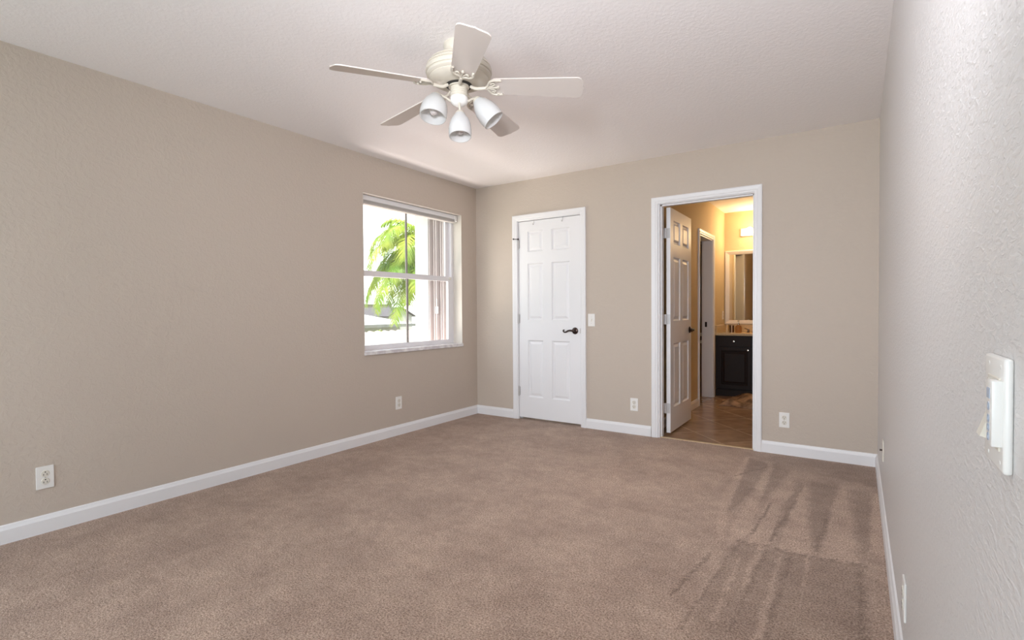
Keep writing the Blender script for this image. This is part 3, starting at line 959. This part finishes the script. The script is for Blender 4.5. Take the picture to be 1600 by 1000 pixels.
# three glass shades, each on a short arm; (neck point, axis direction, bulb)
tocam = Vector((CAM.x - FX, CAM.y - FY, 0)).normalized()
right = Vector((-tocam.y, tocam.x, 0))
zl = zb - 0.022
def shade(neck, axis, start, SR=1.2, SL=1.1):
    axis = Vector(axis).normalized()
    q = Matrix.Translation(neck) @ axis.to_track_quat('Z', 'Y').to_matrix().to_4x4()
    bm = bmesh.new()
    tube(bm, smoothpath([start, (Vector(start) + Vector(neck)) / 2 + Vector((0, 0, 0.008)), Vector(neck) - axis * 0.012, Vector(neck)], 5), 0.0060, 10)
    lathe(bm, [(0.0, -0.014), (0.012, -0.012), (0.022, -0.002), (0.024, 0.014), (0.0, 0.014)], 28, q)
    arm = obj('lamp_arm', bm, m_fan, fan, True)
    bm = bmesh.new()
    lathe(bm, [(r * SR, z * SL) for r, z in [(0.021, 0.006), (0.026, 0.016), (0.036, 0.034), (0.044, 0.058), (0.0475, 0.084), (0.0480, 0.105), (0.0465, 0.124),
               (0.0440, 0.124), (0.0455, 0.105), (0.0450, 0.084), (0.0415, 0.058), (0.0335, 0.034), (0.0235, 0.016), (0.0185, 0.006), (0.021, 0.006)]], 36, q)
    sh = obj('glass_shade', bm, m_shade, fan, True)
    bm = bmesh.new()
    lathe(bm, [(0.0, 0.015), (0.011, 0.015), (0.0125, 0.040), (0.0190, 0.058), (0.0260, 0.080), (0.023, 0.100), (0.012, 0.112), (0.0, 0.114)], 24, q)
    obj('light_bulb', bm, m_blub, sh, True)
m_blub = mat('unlit_bulb', (0.55, 0.50, 0.48), 0.3)
dn = Vector((0, 0, -1))
ctr = Vector((0, 0, zl))
shade(ctr + tocam * 0.040 + dn * 0.072 + right * 0.004, dn * 0.97 + tocam * 0.22, ctr + tocam * 0.030 + dn * 0.018, 1.17, 1.04)
shade(ctr + right * 0.088 - dn * 0.020 - tocam * 0.02, dn * 0.76 + right * 0.62 + tocam * 0.10, ctr + right * 0.040, 1.25, 1.12)
shade(ctr - right * 0.112 - dn * 0.036 - tocam * 0.02, dn * 0.92 - right * 0.14 + tocam * 0.24, ctr - right * 0.040, 1.42, 1.02)

# ------------------------------------------------------------------ bathroom
BXL, BYB, BXR = 1.93, 7.57, 4.2
y_in = D + 0.115
IN = (6.19, 6.85, 2.01)
bm = bmesh.new()
bx(bm, BXL - 0.14, BXR + 0.1, y_in, BYB + 0.1, -0.03, -0.002)
bx(bm, DW[0] - 0.014, DW[1] + 0.014, D + 0.02, y_in, -0.03, -0.002)
struct('floor_bathroom', bm, m_tile, 'brown tan diagonal tile bathroom floor', 'tile floor')
bm = bmesh.new(); bx(bm, DW[0], DW[1], D + 0.012, D + 0.040, -0.01, 0.004, 0.002)
struct('trim_5', bm, m_counter, 'thin tan threshold strip in the bathroom doorway', 'threshold')
bm = bmesh.new(); wall_boxes(bm, 'x', BXL - 0.13, BXL, y_in, BYB, 0, H, [(IN[0], IN[1], 0, IN[2])])
struct('wall_bathroom_left', bm, m_bathwall, 'warm lit bathroom wall with an inner doorway', 'wall')
struct('wall_bathroom_back', box(BXL - 0.13, BXR + 0.1, BYB, BYB + 0.1, 0, H), m_bathwall, 'warm lit bathroom wall above the vanity', 'wall')
struct('wall_bathroom_right', box(BXR, BXR + 0.1, y_in, BYB, 0, H), m_bathwall, 'bathroom wall on the right, out of view', 'wall')
struct('wall_bathroom_near', box(W + 0.12, BXR + 0.1, y_in - 0.1, y_in, 0, H), m_bathwall, 'short bathroom wall beside the bedroom', 'wall')
struct('ceiling_bathroom', box(BXL - 0.13, BXR + 0.1, y_in, BYB + 0.1, H, H + 0.1), m_ceil, 'warm lit bathroom ceiling', 'ceiling')
# inner doorway trim and the dark room beyond
def casing_x(bm, ya, yb, ztop, xw):
    st = [lambda u, v: (xw + v, ya - u, 0.0), lambda u, v: (xw + v, ya - u, ztop + u), lambda u, v: (xw + v, yb + u, ztop + u), lambda u, v: (xw + v, yb + u, 0.0)]
    sweep_profile(bm, st, CAS)
bm = bmesh.new()
casing_x(bm, IN[0], IN[1], IN[2], BXL)
bx(bm, BXL - 0.13, BXL + 0.001, IN[1] - 0.012, IN[1], 0, IN[2]); bx(bm, BXL - 0.13, BXL + 0.001, IN[0], IN[0] + 0.012, 0, IN[2])
bx(bm, BXL - 0.13, BXL + 0.001, IN[0], IN[1], IN[2] - 0.012, IN[2])
t6 = struct('trim_6', bm, m_trim, 'white casing of the inner doorway inside the bathroom', 'door trim')
bm = bmesh.new(); bx(bm, 1.842, 1.868, IN[1] - 0.0150, IN[1] - 0.0118, 0.90, 0.965, 0.0005)
obj('strike_plate', bm, m_bronze, t6)
bm = bmesh.new()
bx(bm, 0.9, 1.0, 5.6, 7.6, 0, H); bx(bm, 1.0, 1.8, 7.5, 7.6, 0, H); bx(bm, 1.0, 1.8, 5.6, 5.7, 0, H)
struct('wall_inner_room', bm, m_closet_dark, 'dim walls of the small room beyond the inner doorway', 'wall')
d3 = sempty('door_3', 'dark brown door in the dim room past the inner doorway', 'door', (1.22, 7.06, 0.01))
obj('door_slab', door_slab(0.60, 1.98, 0.035, [(0.09, 0.27), (0.33, 0.51)], ROWS), m_brown_door, d3)
bm = bmesh.new(); bx(bm, 0.49, 0.56, -0.004, 0.0, 0.665, 0.805, 0.0015, 1); obj('knob_plate', bm, m_plate, d3)
bm = bmesh.new(); lathe(bm, [(0, 0), (0.012, 0), (0.012, 0.025), (0.026, 0.035), (0.028, 0.050), (0.016, 0.060), (0, 0.062)], 24, Matrix.Translation((0.527, -0.004, 0.735)) @ Matrix.Rotation(PI / 2, 4, 'X')); obj('door_knob', bm, m_bronze, d3, True)
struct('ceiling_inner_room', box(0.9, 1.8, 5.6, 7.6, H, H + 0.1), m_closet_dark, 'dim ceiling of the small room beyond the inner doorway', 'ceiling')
struct('floor_inner_room', box(0.9, 1.8, 5.6, 7.6, -0.03, -0.002), m_tile, 'tiled floor of the small room beyond the inner doorway', 'tile floor')
bm = bmesh.new(); sweep_profile(bm, [lambda u, v: (BXL + u, y_in + u, v), lambda u, v: (BXL + u, IN[0] - 0.06, v)], BB)
struct('baseboard_bathroom', bm, m_trim, 'white baseboard behind the open bathroom door', 'baseboard')
# far strip of wall between inner doorway and the vanity carries an outlet
outlet('cream outlet on the bathroom wall above the counter end', (BXL, 7.46, 1.045), PI / 2)
# vanity
VY = 7.035
van = thing('vanity_cabinet', 'dark espresso bathroom vanity with raised panel door and round knobs', 'vanity', (2.5, VY, 0))
bm = bmesh.new()
bx(bm, -0.567, 0.70, 0.0, 0.53, 0.095, 0.784); bx(bm, -0.567, 0.70, 0.055, 0.53, 0.0, 0.1)
bx(bm, -0.567, 0.70, -0.001, 0.02, 0.0, 0.085)
obj('carcass', bm, m_dark_wood, van)
def raised_front(name, x0, x1, z0, z1, knob):
    bm = bmesh.new(); w, h = x1 - x0, z1 - z0
    panel_face(bm, w, h, [(0.045, w - 0.045, 0.045, h - 0.045)] if h > 0.2 else [(0.02, w - 0.02, 0.02, h - 0.02)] if h > 0.14 else [], 0.0, -1)
    bx(bm, 0, w, 0.0130, 0.020, 0, h)
    for q in (((0, 0, 0), (w, 0, 0), (w, .012, 0), (0, .012, 0)), ((0, 0, h), (w, 0, h), (w, .012, h), (0, .012, h)), ((0, 0, 0), (0, .012, 0), (0, .012, h), (0, 0, h)), ((w, 0, 0), (w, .012, 0), (w, .012, h), (w, 0, h))):
        bm.faces.new([bm.verts.new(p) for p in q])
    d = obj(name, bm, m_dark_wood, van, False, (x0, -0.020, z0))
    bm = bmesh.new()
    lathe(bm, [(0.0, 0.0), (0.006, 0.0), (0.005, 0.012), (0.011, 0.017), (0.0145, 0.023), (0.011, 0.029), (0.0, 0.031)], 20, Matrix.Translation((knob[0] - x0, 0, knob[1] - z0)) @ Matrix.Rotation(PI / 2, 4, 'X'))
    obj('knob', bm, m_chrome, d, True)
raised_front('drawer', -0.540, -0.135, 0.650, 0.774, (-0.342, 0.713))
raised_front('door', -0.540, -0.135, 0.110, 0.637, (-0.175, 0.603))
raised_front('drawer', -0.120, 0.285, 0.650, 0.774, (0.080, 0.713))
raised_front('door', -0.120, 0.285, 0.110, 0.637, (-0.080, 0.603))
raised_front('drawer', 0.300, 0.690, 0.650, 0.774, (0.495, 0.713))
raised_front('door', 0.300, 0.690, 0.110, 0.637, (0.340, 0.603))
ct = thing('countertop', 'cream stone counter with splash on the dark vanity', 'countertop', (2.5, VY, 0.786))
bm = bmesh.new(); bx(bm, -0.568, 0.72, -0.035, 0.533, 0.0, 0.031, 0.004); obj('slab', bm, m_counter, ct)
bm = bmesh.new(); bx(bm, -0.568, 0.72, 0.515, 0.534, 0.032, 0.128, 0.003); bx(bm, -0.569, -0.550, -0.02, 0.514, 0.032, 0.128, 0.003); obj('splash', bm, m_counter, ct)
CZ = 0.8175
# framed mirror
mr = thing('wall_mirror', 'white framed mirror above the bathroom counter', 'mirror', (2.5, BYB, 0.92))
mx0, mx1, mh_ = -0.560, 0.66, 1.01
FR = [(0, 0), (0, 0.022), (0.012, 0.026), (0.040, 0.018), (0.055, 0.012), (0.055, 0)]
bm = bmesh.new()
cs = [(mx0, 0, 1, 1), (mx1, 0, -1, 1), (mx1, mh_, -1, -1), (mx0, mh_, 1, -1)]
rows = [[bm.verts.new((c[0] + c[2] * u, -v - 0.001, c[1] + c[3] * u)) for (u, v) in FR] for c in cs]
for k in range(4):
    a, b = rows[k], rows[(k + 1) % 4]
    for j in range(len(FR)):
        bm.faces.new((a[j], a[(j + 1) % len(FR)], b[(j + 1) % len(FR)], b[j]))
obj('frame', bm, m_frame_mirror, mr)
obj('mirror_glass', box(mx0 + 0.05, mx1 - 0.05, -0.010, -0.002, 0.05, mh_ - 0.05), m_mirror, mr)
# vanity light bar
vl = thing('vanity_light', 'bright white vanity light bar above the bathroom mirror', 'light fixture', (2.55, BYB, 2.17))
bm = bmesh.new(); bx(bm, -0.41, 0.42, -0.03, -0.001, -0.055, 0.055, 0.006); obj('back_plate', bm, m_plate, vl)
for k in range(4):
    xk = -0.28 + 0.20 * k
    bm = bmesh.new(); cyl(bm, (xk, -0.07, 0), (xk, -0.03, 0), 0.02, 16); s = obj('socket', bm, m_chrome, vl, True)
    bm = bmesh.new(); sphere(bm, (xk, -0.115, 0), 0.05, seg=20); obj('bulb', bm, m_bulb, s, True)
for k in range(4):
    light('vanity_bulb_light', 'POINT', (2.27 + 0.20 * k, BYB - 0.20, 2.17), 4.8, (1.0, 0.70, 0.38), shadow_soft_size=0.05)
# things on the counter
bm = bmesh.new(); lathe(bm, [(0, 0), (0.030, 0), (0.032, 0.01), (0.033, 0.100), (0.035, 0.104), (0.031, 0.104), (0.029, 0.012), (0, 0.01)], 28)
tag(obj('tumbler', bm, m_chrome, None, True, (2.035, 7.20, CZ)), 'shiny silver tumbler at the left end of the bathroom counter', 'tumbler')
m_cup = mat('brown_metal', (0.25, 0.15, 0.09), 0.25, 0.5, 0.8)
bm = bmesh.new(); lathe(bm, [(0, 0), (0.030, 0), (0.030, 0.095), (0.027, 0.095), (0.026, 0.01), (0, 0.008)], 28)
tag(obj('toothbrush_holder', bm, m_cup, None, True, (2.085, 7.26, CZ)), 'brown metal cup just right of the silver tumbler', 'cup')
sd = thing('soap_dispenser', 'amber soap bottle with metal pump on the bathroom counter', 'soap dispenser', (2.178, 7.20, CZ))
bm = bmesh.new(); lathe(bm, [(0, 0), (0.035, 0), (0.040, 0.008), (0.041, 0.07), (0.034, 0.092), (0.016, 0.102), (0.014, 0.108), (0, 0.108)], 28); obj('bottle', bm, m_amber, sd, True)
bm = bmesh.new(); lathe(bm, [(0, 0.105), (0.017, 0.105), (0.017, 0.122), (0.006, 0.125), (0.005, 0.150), (0.012, 0.152), (0.012, 0.160), (0, 0.162)], 20)
tube(bm, [(0, 0, 0.156), (0.0, -0.035, 0.157), (0.0, -0.045, 0.148)], 0.004, 8); obj('pump', bm, m_chrome, sd, True)
fc = thing('faucet', 'small metal bathroom faucet right of the soap bottle', 'faucet', (2.345, 7.36, CZ))
bm = bmesh.new(); lathe(bm, [(0, 0), (0.028, 0), (0.026, 0.01), (0.014, 0.03), (0.013, 0.06), (0, 0.062)], 20); obj('body', bm, m_cup, fc, True)
bm = bmesh.new(); tube(bm, smoothpath([(0, 0, 0.055), (-0.0, -0.02, 0.075), (0.0, -0.075, 0.078), (0.0, -0.105, 0.060)], 5), 0.009, 10); obj('spout', bm, m_cup, fc, True)
bm = bmesh.new(); lathe(bm, [(0, 0), (0.018, 0), (0.014, 0.02), (0.013, 0.04), (0.0, 0.045)], 16, Matrix.Translation((-0.075, 0, 0)))
tube(bm, [(-0.075, 0, 0.04), (-0.12, -0.01, 0.052)], 0.006, 8); obj('handle', bm, m_cup, fc, True)
# crumpled bath mat
def rug():
    bm = bmesh.new()
    nx, ny = 60, 44
    rnd = random.Random(5)
    top = []
    for j in range(ny + 1):
        row = []
        for i in range(nx + 1):
            u, v = i / nx, j / ny
            x = 2.12 + 0.75 * u; y = 6.36 + 0.52 * v
            y += 0.05 * math.sin(u * 7 + 1) - 0.22 * (1 - u) * (0.5 - v); x += 0.03 * math.sin(v * 9)
            e = min(u, 1 - u, v, 1 - v)
            h = 0.018 + 0.055 * (0.5 + 0.5 * math.sin(v * 8.5 + u * 4.0)) * (0.35 + 0.65 * math.sin(min(1, u * 1.6) * PI / 2)) + 0.025 * math.sin(u * 13 + v * 5) + rnd.uniform(-0.004, 0.004)
            h = max(0.012, h) * min(1.0, e * 9 + 0.25)
            row.append(bm.verts.new((x, y, max(0.0, h))))
        top.append(row)
    for j in range(ny):
        for i in range(nx):
            bm.faces.new((top[j][i], top[j][i + 1], top[j + 1][i + 1], top[j + 1][i]))
    # skirt to the floor
    rim = [top[0][i] for i in range(nx + 1)] + [top[j][nx] for j in range(1, ny + 1)] + [top[ny][i] for i in range(nx - 1, -1, -1)] + [top[j][0] for j in range(ny - 1, 0, -1)]
    low = [bm.verts.new((v.co.x, v.co.y, 0.0)) for v in rim]
    for k in range(len(rim)):
        k2 = (k + 1) % len(rim)
        bm.faces.new((rim[k], low[k], low[k2], rim[k2]))
    bm.faces.new(low)
    return bm
tag(obj('bath_mat', rug(), m_rug, None, True), 'crumpled brown bath mat on the tiles before the vanity', 'bath mat')

# ------------------------------------------------------------------ outside the window
struct('wall_outside', box(-0.70, -0.50, 4.21, 4.75, -3.0, 3.2), m_stucco, 'white stucco return of the house outside the window', 'wall')
struct('wall_outside_face', box(-0.50, -0.2, 4.36, 4.75, -3.0, 3.2), m_stucco, 'house face beside the window, outside', 'wall')
ss = thing('storm_shutter', 'folded white accordion storm shutter outside the window', 'shutter', (-0.35, 4.29, 0.70))
bm = bmesh.new()
for k in range(6):
    bx(bm, -0.145 + k * 0.050, -0.135 + k * 0.050, -0.075 + (k % 2) * 0.02, 0.055, 0.0, 1.55, 0.003, 1)
bx(bm, -0.145, 0.115, 0.03, 0.06, 0.0, 1.55)
obj('folded_slats', bm, m_shutter, ss)
bm = bmesh.new(); bx(bm, -0.045, -0.005, -0.084, -0.076, 0.40, 0.475, 0.002, 1); bx(bm, -0.028, -0.022, -0.082, -0.078, 0.475, 0.56)
obj('lock_handle', bm, m_plate, ss)
# eave over the window and roof slab above the house
struct('roof_overhang', box(-0.75, W + 0.5, YB - 0.6, D + 3.4, 2.70, 2.85), m_stucco, 'white eave over the window', 'roof')

# barrel tiled lower roof just outside
def barrel_roof():
    bm = bmesh.new()
    x_hi, z_hi = -0.9, 0.10      # at the house
    x_lo, z_lo = -6.6, 0.52
    ya, yb = 3.4, 12.5
    pitch = 0.24
    n = int((yb - ya) / pitch)
    course = 0.42
    L = abs(x_lo - x_hi); nc = int(L / course)
    for i in range(n):
        yc = ya + pitch * (i + 0.5)
        for c in range(nc):
            s0, s1 = c / nc, (c + 1) / nc
            xa, xb = x_lo + (x_hi - x_lo) * s0, x_lo + (x_hi - x_lo) * s1
            za, zb_ = z_lo + (z_hi - z_lo) * s0, z_lo + (z_hi - z_lo) * s1
            ra, rb = 0.115, 0.10
            A = []; B = []
            for k in range(7):
                a = PI * k / 6
                A.append(bm.verts.new((xa, yc + ra * math.cos(a), za + 0.03 + 0.8 * ra * math.sin(a))))
                B.append(bm.verts.new((xb, yc + rb * math.cos(a), zb_ + 0.8 * rb * math.sin(a))))
            for k in range(6):
                bm.faces.new((A[k], A[k + 1], B[k + 1], B[k]))
            bm.faces.new(A)
    bx(bm, x_lo, x_hi, ya, yb, -3.0, 0.02)
    return bm
struct('roof_lower', barrel_roof(), m_tile_roof, 'sunlit pinkish barrel tile roof just outside the window', 'roof')

struct('ground', box(-90, 40, -40, 90, -3.2, -3.0), m_lawn, 'lawn outside far below the window', 'ground')

# neighbouring house, low hip roof with a small gable
nh = thing('neighbour_house', 'pale neighbouring house with hip roof seen beyond the tiled roof', 'house', (-26, 16, -3.0))
def poly(bm, pts):
    bm.faces.new([bm.verts.new(p) for p in pts])
bm = bmesh.new(); bx(bm, -5.4, 5.4, -7.4, 6.9, 0, 3.25); obj('wall', bm, m_house, nh)
bm = bmesh.new()
e0, e1, f0, f1, ez, rz_ = 6.0, -6.0, -8.0, 7.5, 3.33, 5.0
P = [(e0, f0, ez), (e0, f1, ez), (e1, f1, ez), (e1, f0, ez), (0, f0 + 6, rz_), (0, f1 - 6, rz_)]
poly(bm, [P[0], P[1], P[5], P[4]]); poly(bm, [P[1], P[2], P[5]]); poly(bm, [P[2], P[3], P[4], P[5]]); poly(bm, [P[3], P[0], P[4]]); poly(bm, [P[0], P[3], P[2], P[1]])
obj('roof', bm, m_shingle, nh)
bm = bmesh.new(); bx(bm, 5.95, 6.10, -8.0, 7.6, 3.16, 3.34); obj('gutter', bm, m_gutter, nh)
# second house behind with the gable
h2 = thing('gable_house', 'small grey gable behind the hip roof outside the window', 'house', (-33.0, 31.0, -3.0))
bm = bmesh.new()
gy0, gy1, gz, gp = -1.35, 1.35, 3.74, 4.36
poly(bm, [(4, gy0, 0), (4, gy1, 0), (4, gy1, gz), (4, 0, gp), (4, gy0, gz)]); poly(bm, [(-3, gy0, 0), (-3, gy0, gz), (-3, 0, gp), (-3, gy1, gz), (-3, gy1, 0)])
poly(bm, [(4, gy0, 0), (4, gy0, gz), (-3, gy0, gz), (-3, gy0, 0)]); poly(bm, [(4, gy1, 0), (-3, gy1, 0), (-3, gy1, gz), (4, gy1, gz)])
obj('wall', bm, m_house, h2)
bm = bmesh.new()
for s in (-1, 1):
    a = [(4.25, 0, gp + 0.10), (4.25, s * 1.62, gz - 0.03), (-3.2, s * 1.62, gz - 0.03), (-3.2, 0, gp + 0.10)]
    poly(bm, a); poly(bm, [(x, y, z_ - 0.09) for x, y, z_ in a])
    for k in range(4):
        p, q = a[k], a[(k + 1) % 4]
        poly(bm, [p, q, (q[0], q[1], q[2] - 0.09), (p[0], p[1], p[2] - 0.09)])
obj('roof', bm, m_fascia, h2)
# long pale house far left
h3 = thing('far_house', 'long pale roofed house in the distance left of the gable', 'house', (-46, 33, -3.0))
bm = bmesh.new(); bx(bm, -4, 4, -12, 9, 0, 4.9); obj('wall', bm, m_house, h3)
bm = bmesh.new()
P = [(5, -13, 4.9), (5, 10, 4.9), (-5, 10, 4.9), (-5, -13, 4.9), (0, -9, 6.1), (0, 8, 6.1)]
poly(bm, [P[0], P[1], P[5], P[4]]); poly(bm, [P[1], P[2], P[5]]); poly(bm, [P[2], P[3], P[4], P[5]]); poly(bm, [P[3], P[0], P[4]])
obj('roof', bm, m_shingle, h3)

def leafball(bm, c, r, n, rnd, size):
    for _ in range(n):
        d = Vector((rnd.gauss(0, 1), rnd.gauss(0, 1), rnd.gauss(0, 1))).normalized()
        p = Vector((c[0] + d.x * r[0], c[1] + d.y * r[1], c[2] + d.z * r[2])) * 1.0
        a = Vector((rnd.uniform(-1, 1), rnd.uniform(-1, 1), rnd.uniform(-1, 1))).normalized() * size
        b = a.cross(d).normalized() * size * 0.5
        bm.faces.new([bm.verts.new(p + a), bm.verts.new(p + b), bm.verts.new(p - a), bm.verts.new(p - b)])
rnd = random.Random(9)
for (cx_, cy_, s_, lab) in ((-14.5, 16.6, 1.0, 'round green shrub between the tiled roof and the pale house'), (-14.2, 19.3, 0.8, 'smaller green shrub right of the round one beyond the tiled roof')):
    bm = bmesh.new()
    for k in range(5):
        leafball(bm, (cx_ + rnd.uniform(-.3, .3), cy_ + rnd.uniform(-.9, .9), -0.75 + rnd.uniform(-.2, .1)), (0.7 * s_, 0.8 * s_, 0.9 * s_), 260, rnd, 0.14)
    cyl(bm, (cx_, cy_, -3.0), (cx_, cy_, -1), 0.12, 8)
    tag(obj('shrub', bm, m_palm), lab, 'shrub', 'shrubs beyond the tiled roof')

# palm tree
palm = thing('palm_tree', 'bright green feathery palm tree outside the window', 'palm tree', (-8.2, 12.35, -3.0))
CRZ = 6.15
bm = bmesh.new()
pts = smoothpath([(0.0, 0.0, 0), (0.05, 0.02, 2.5), (0.0, 0.0, CRZ - 0.6), (0, 0, CRZ)], 6)
tube(bm, pts, [0.20 - 0.08 * i / (len(pts) - 1) for i in range(len(pts))], 14)
obj('trunk', bm, m_trunk, palm, True)
def frond(az, lift, length, droop, seed):
    rnd = random.Random(seed)
    bm = bmesh.new()
    d = Vector((math.cos(az), math.sin(az), 0)); side = Vector((-d.y, d.x, 0))
    n = 46
    pos = Vector((0, 0, CRZ)); ang = lift
    step = length / n
    pts = [pos.copy()]
    dirs = []
    for i in range(n):
        ang -= droop / n * (0.5 + 1.0 * i / n)
        t = d * math.cos(ang) + Vector((0, 0, math.sin(ang)))
        dirs.append(t)
        pos = pos + t * step
        pts.append(pos.copy())
    tube(bm, pts, [0.026 * (1 - 0.85 * i / n) for i in range(n + 1)], 6)
    for i in range(4, n):
        f = i / n
        ll = 0.62 * math.sin(PI * min(1, 0.12 + 0.88 * f) ** 0.8) ** 0.6 + 0.12
        t = dirs[i]; upv = side.cross(t).normalized()
        for s in (-1, 1):
            for sub in (0.0, 0.5):
                base = pts[i] + t * step * sub
                dr = (side * s * 0.85 + t * (0.55 + 0.25 * f) + upv * rnd.uniform(-0.05, 0.35)).normalized()
                L = ll * rnd.uniform(0.85, 1.1)
                mid = base + dr * L * 0.5
                tip = base + dr * L * 0.92 + Vector((0, 0, -L * rnd.uniform(0.22, 0.42)))
                wv = t * 0.019
                v = [bm.verts.new(p) for p in (base - wv * 0.6, base + wv * 0.6, mid + wv, tip, mid - wv)]
                bm.faces.new((v[0], v[1], v[2], v[4])); bm.faces.new((v[4], v[2], v[3]))
    return obj('frond', bm, m_palm, palm)
FR_ = [(200, 50, 2.1, 135), (236, 52, 2.5, 150), (270, 58, 2.5, 150), (290, 40, 2.4, 140), (165, 60, 2.3, 140), (320, 55, 2.4, 140),
       (218, 12, 2.2, 100), (248, 0, 2.5, 88), (278, 5, 2.4, 92), (20, 45, 2.4, 120), (60, 20, 2.4, 100), (100, 50, 2.4, 120),
       (140, 25, 2.4, 110), (340, 20, 2.4, 100), (225, 75, 1.9, 110), (300, -10, 2.3, 78), (255, 28, 2.7, 120), (262, -24, 2.5, 62),
       (240, -12, 2.9, 72), (285, -30, 2.4, 55), (250, -22, 2.9, 66), (268, -12, 3.1, 74), (232, -8, 2.8, 80), (275, -35, 3.0, 50)]
for i, (a, l, L, dr) in enumerate(FR_):
    frond(math.radians(a), math.radians(l), L, math.radians(dr), i)
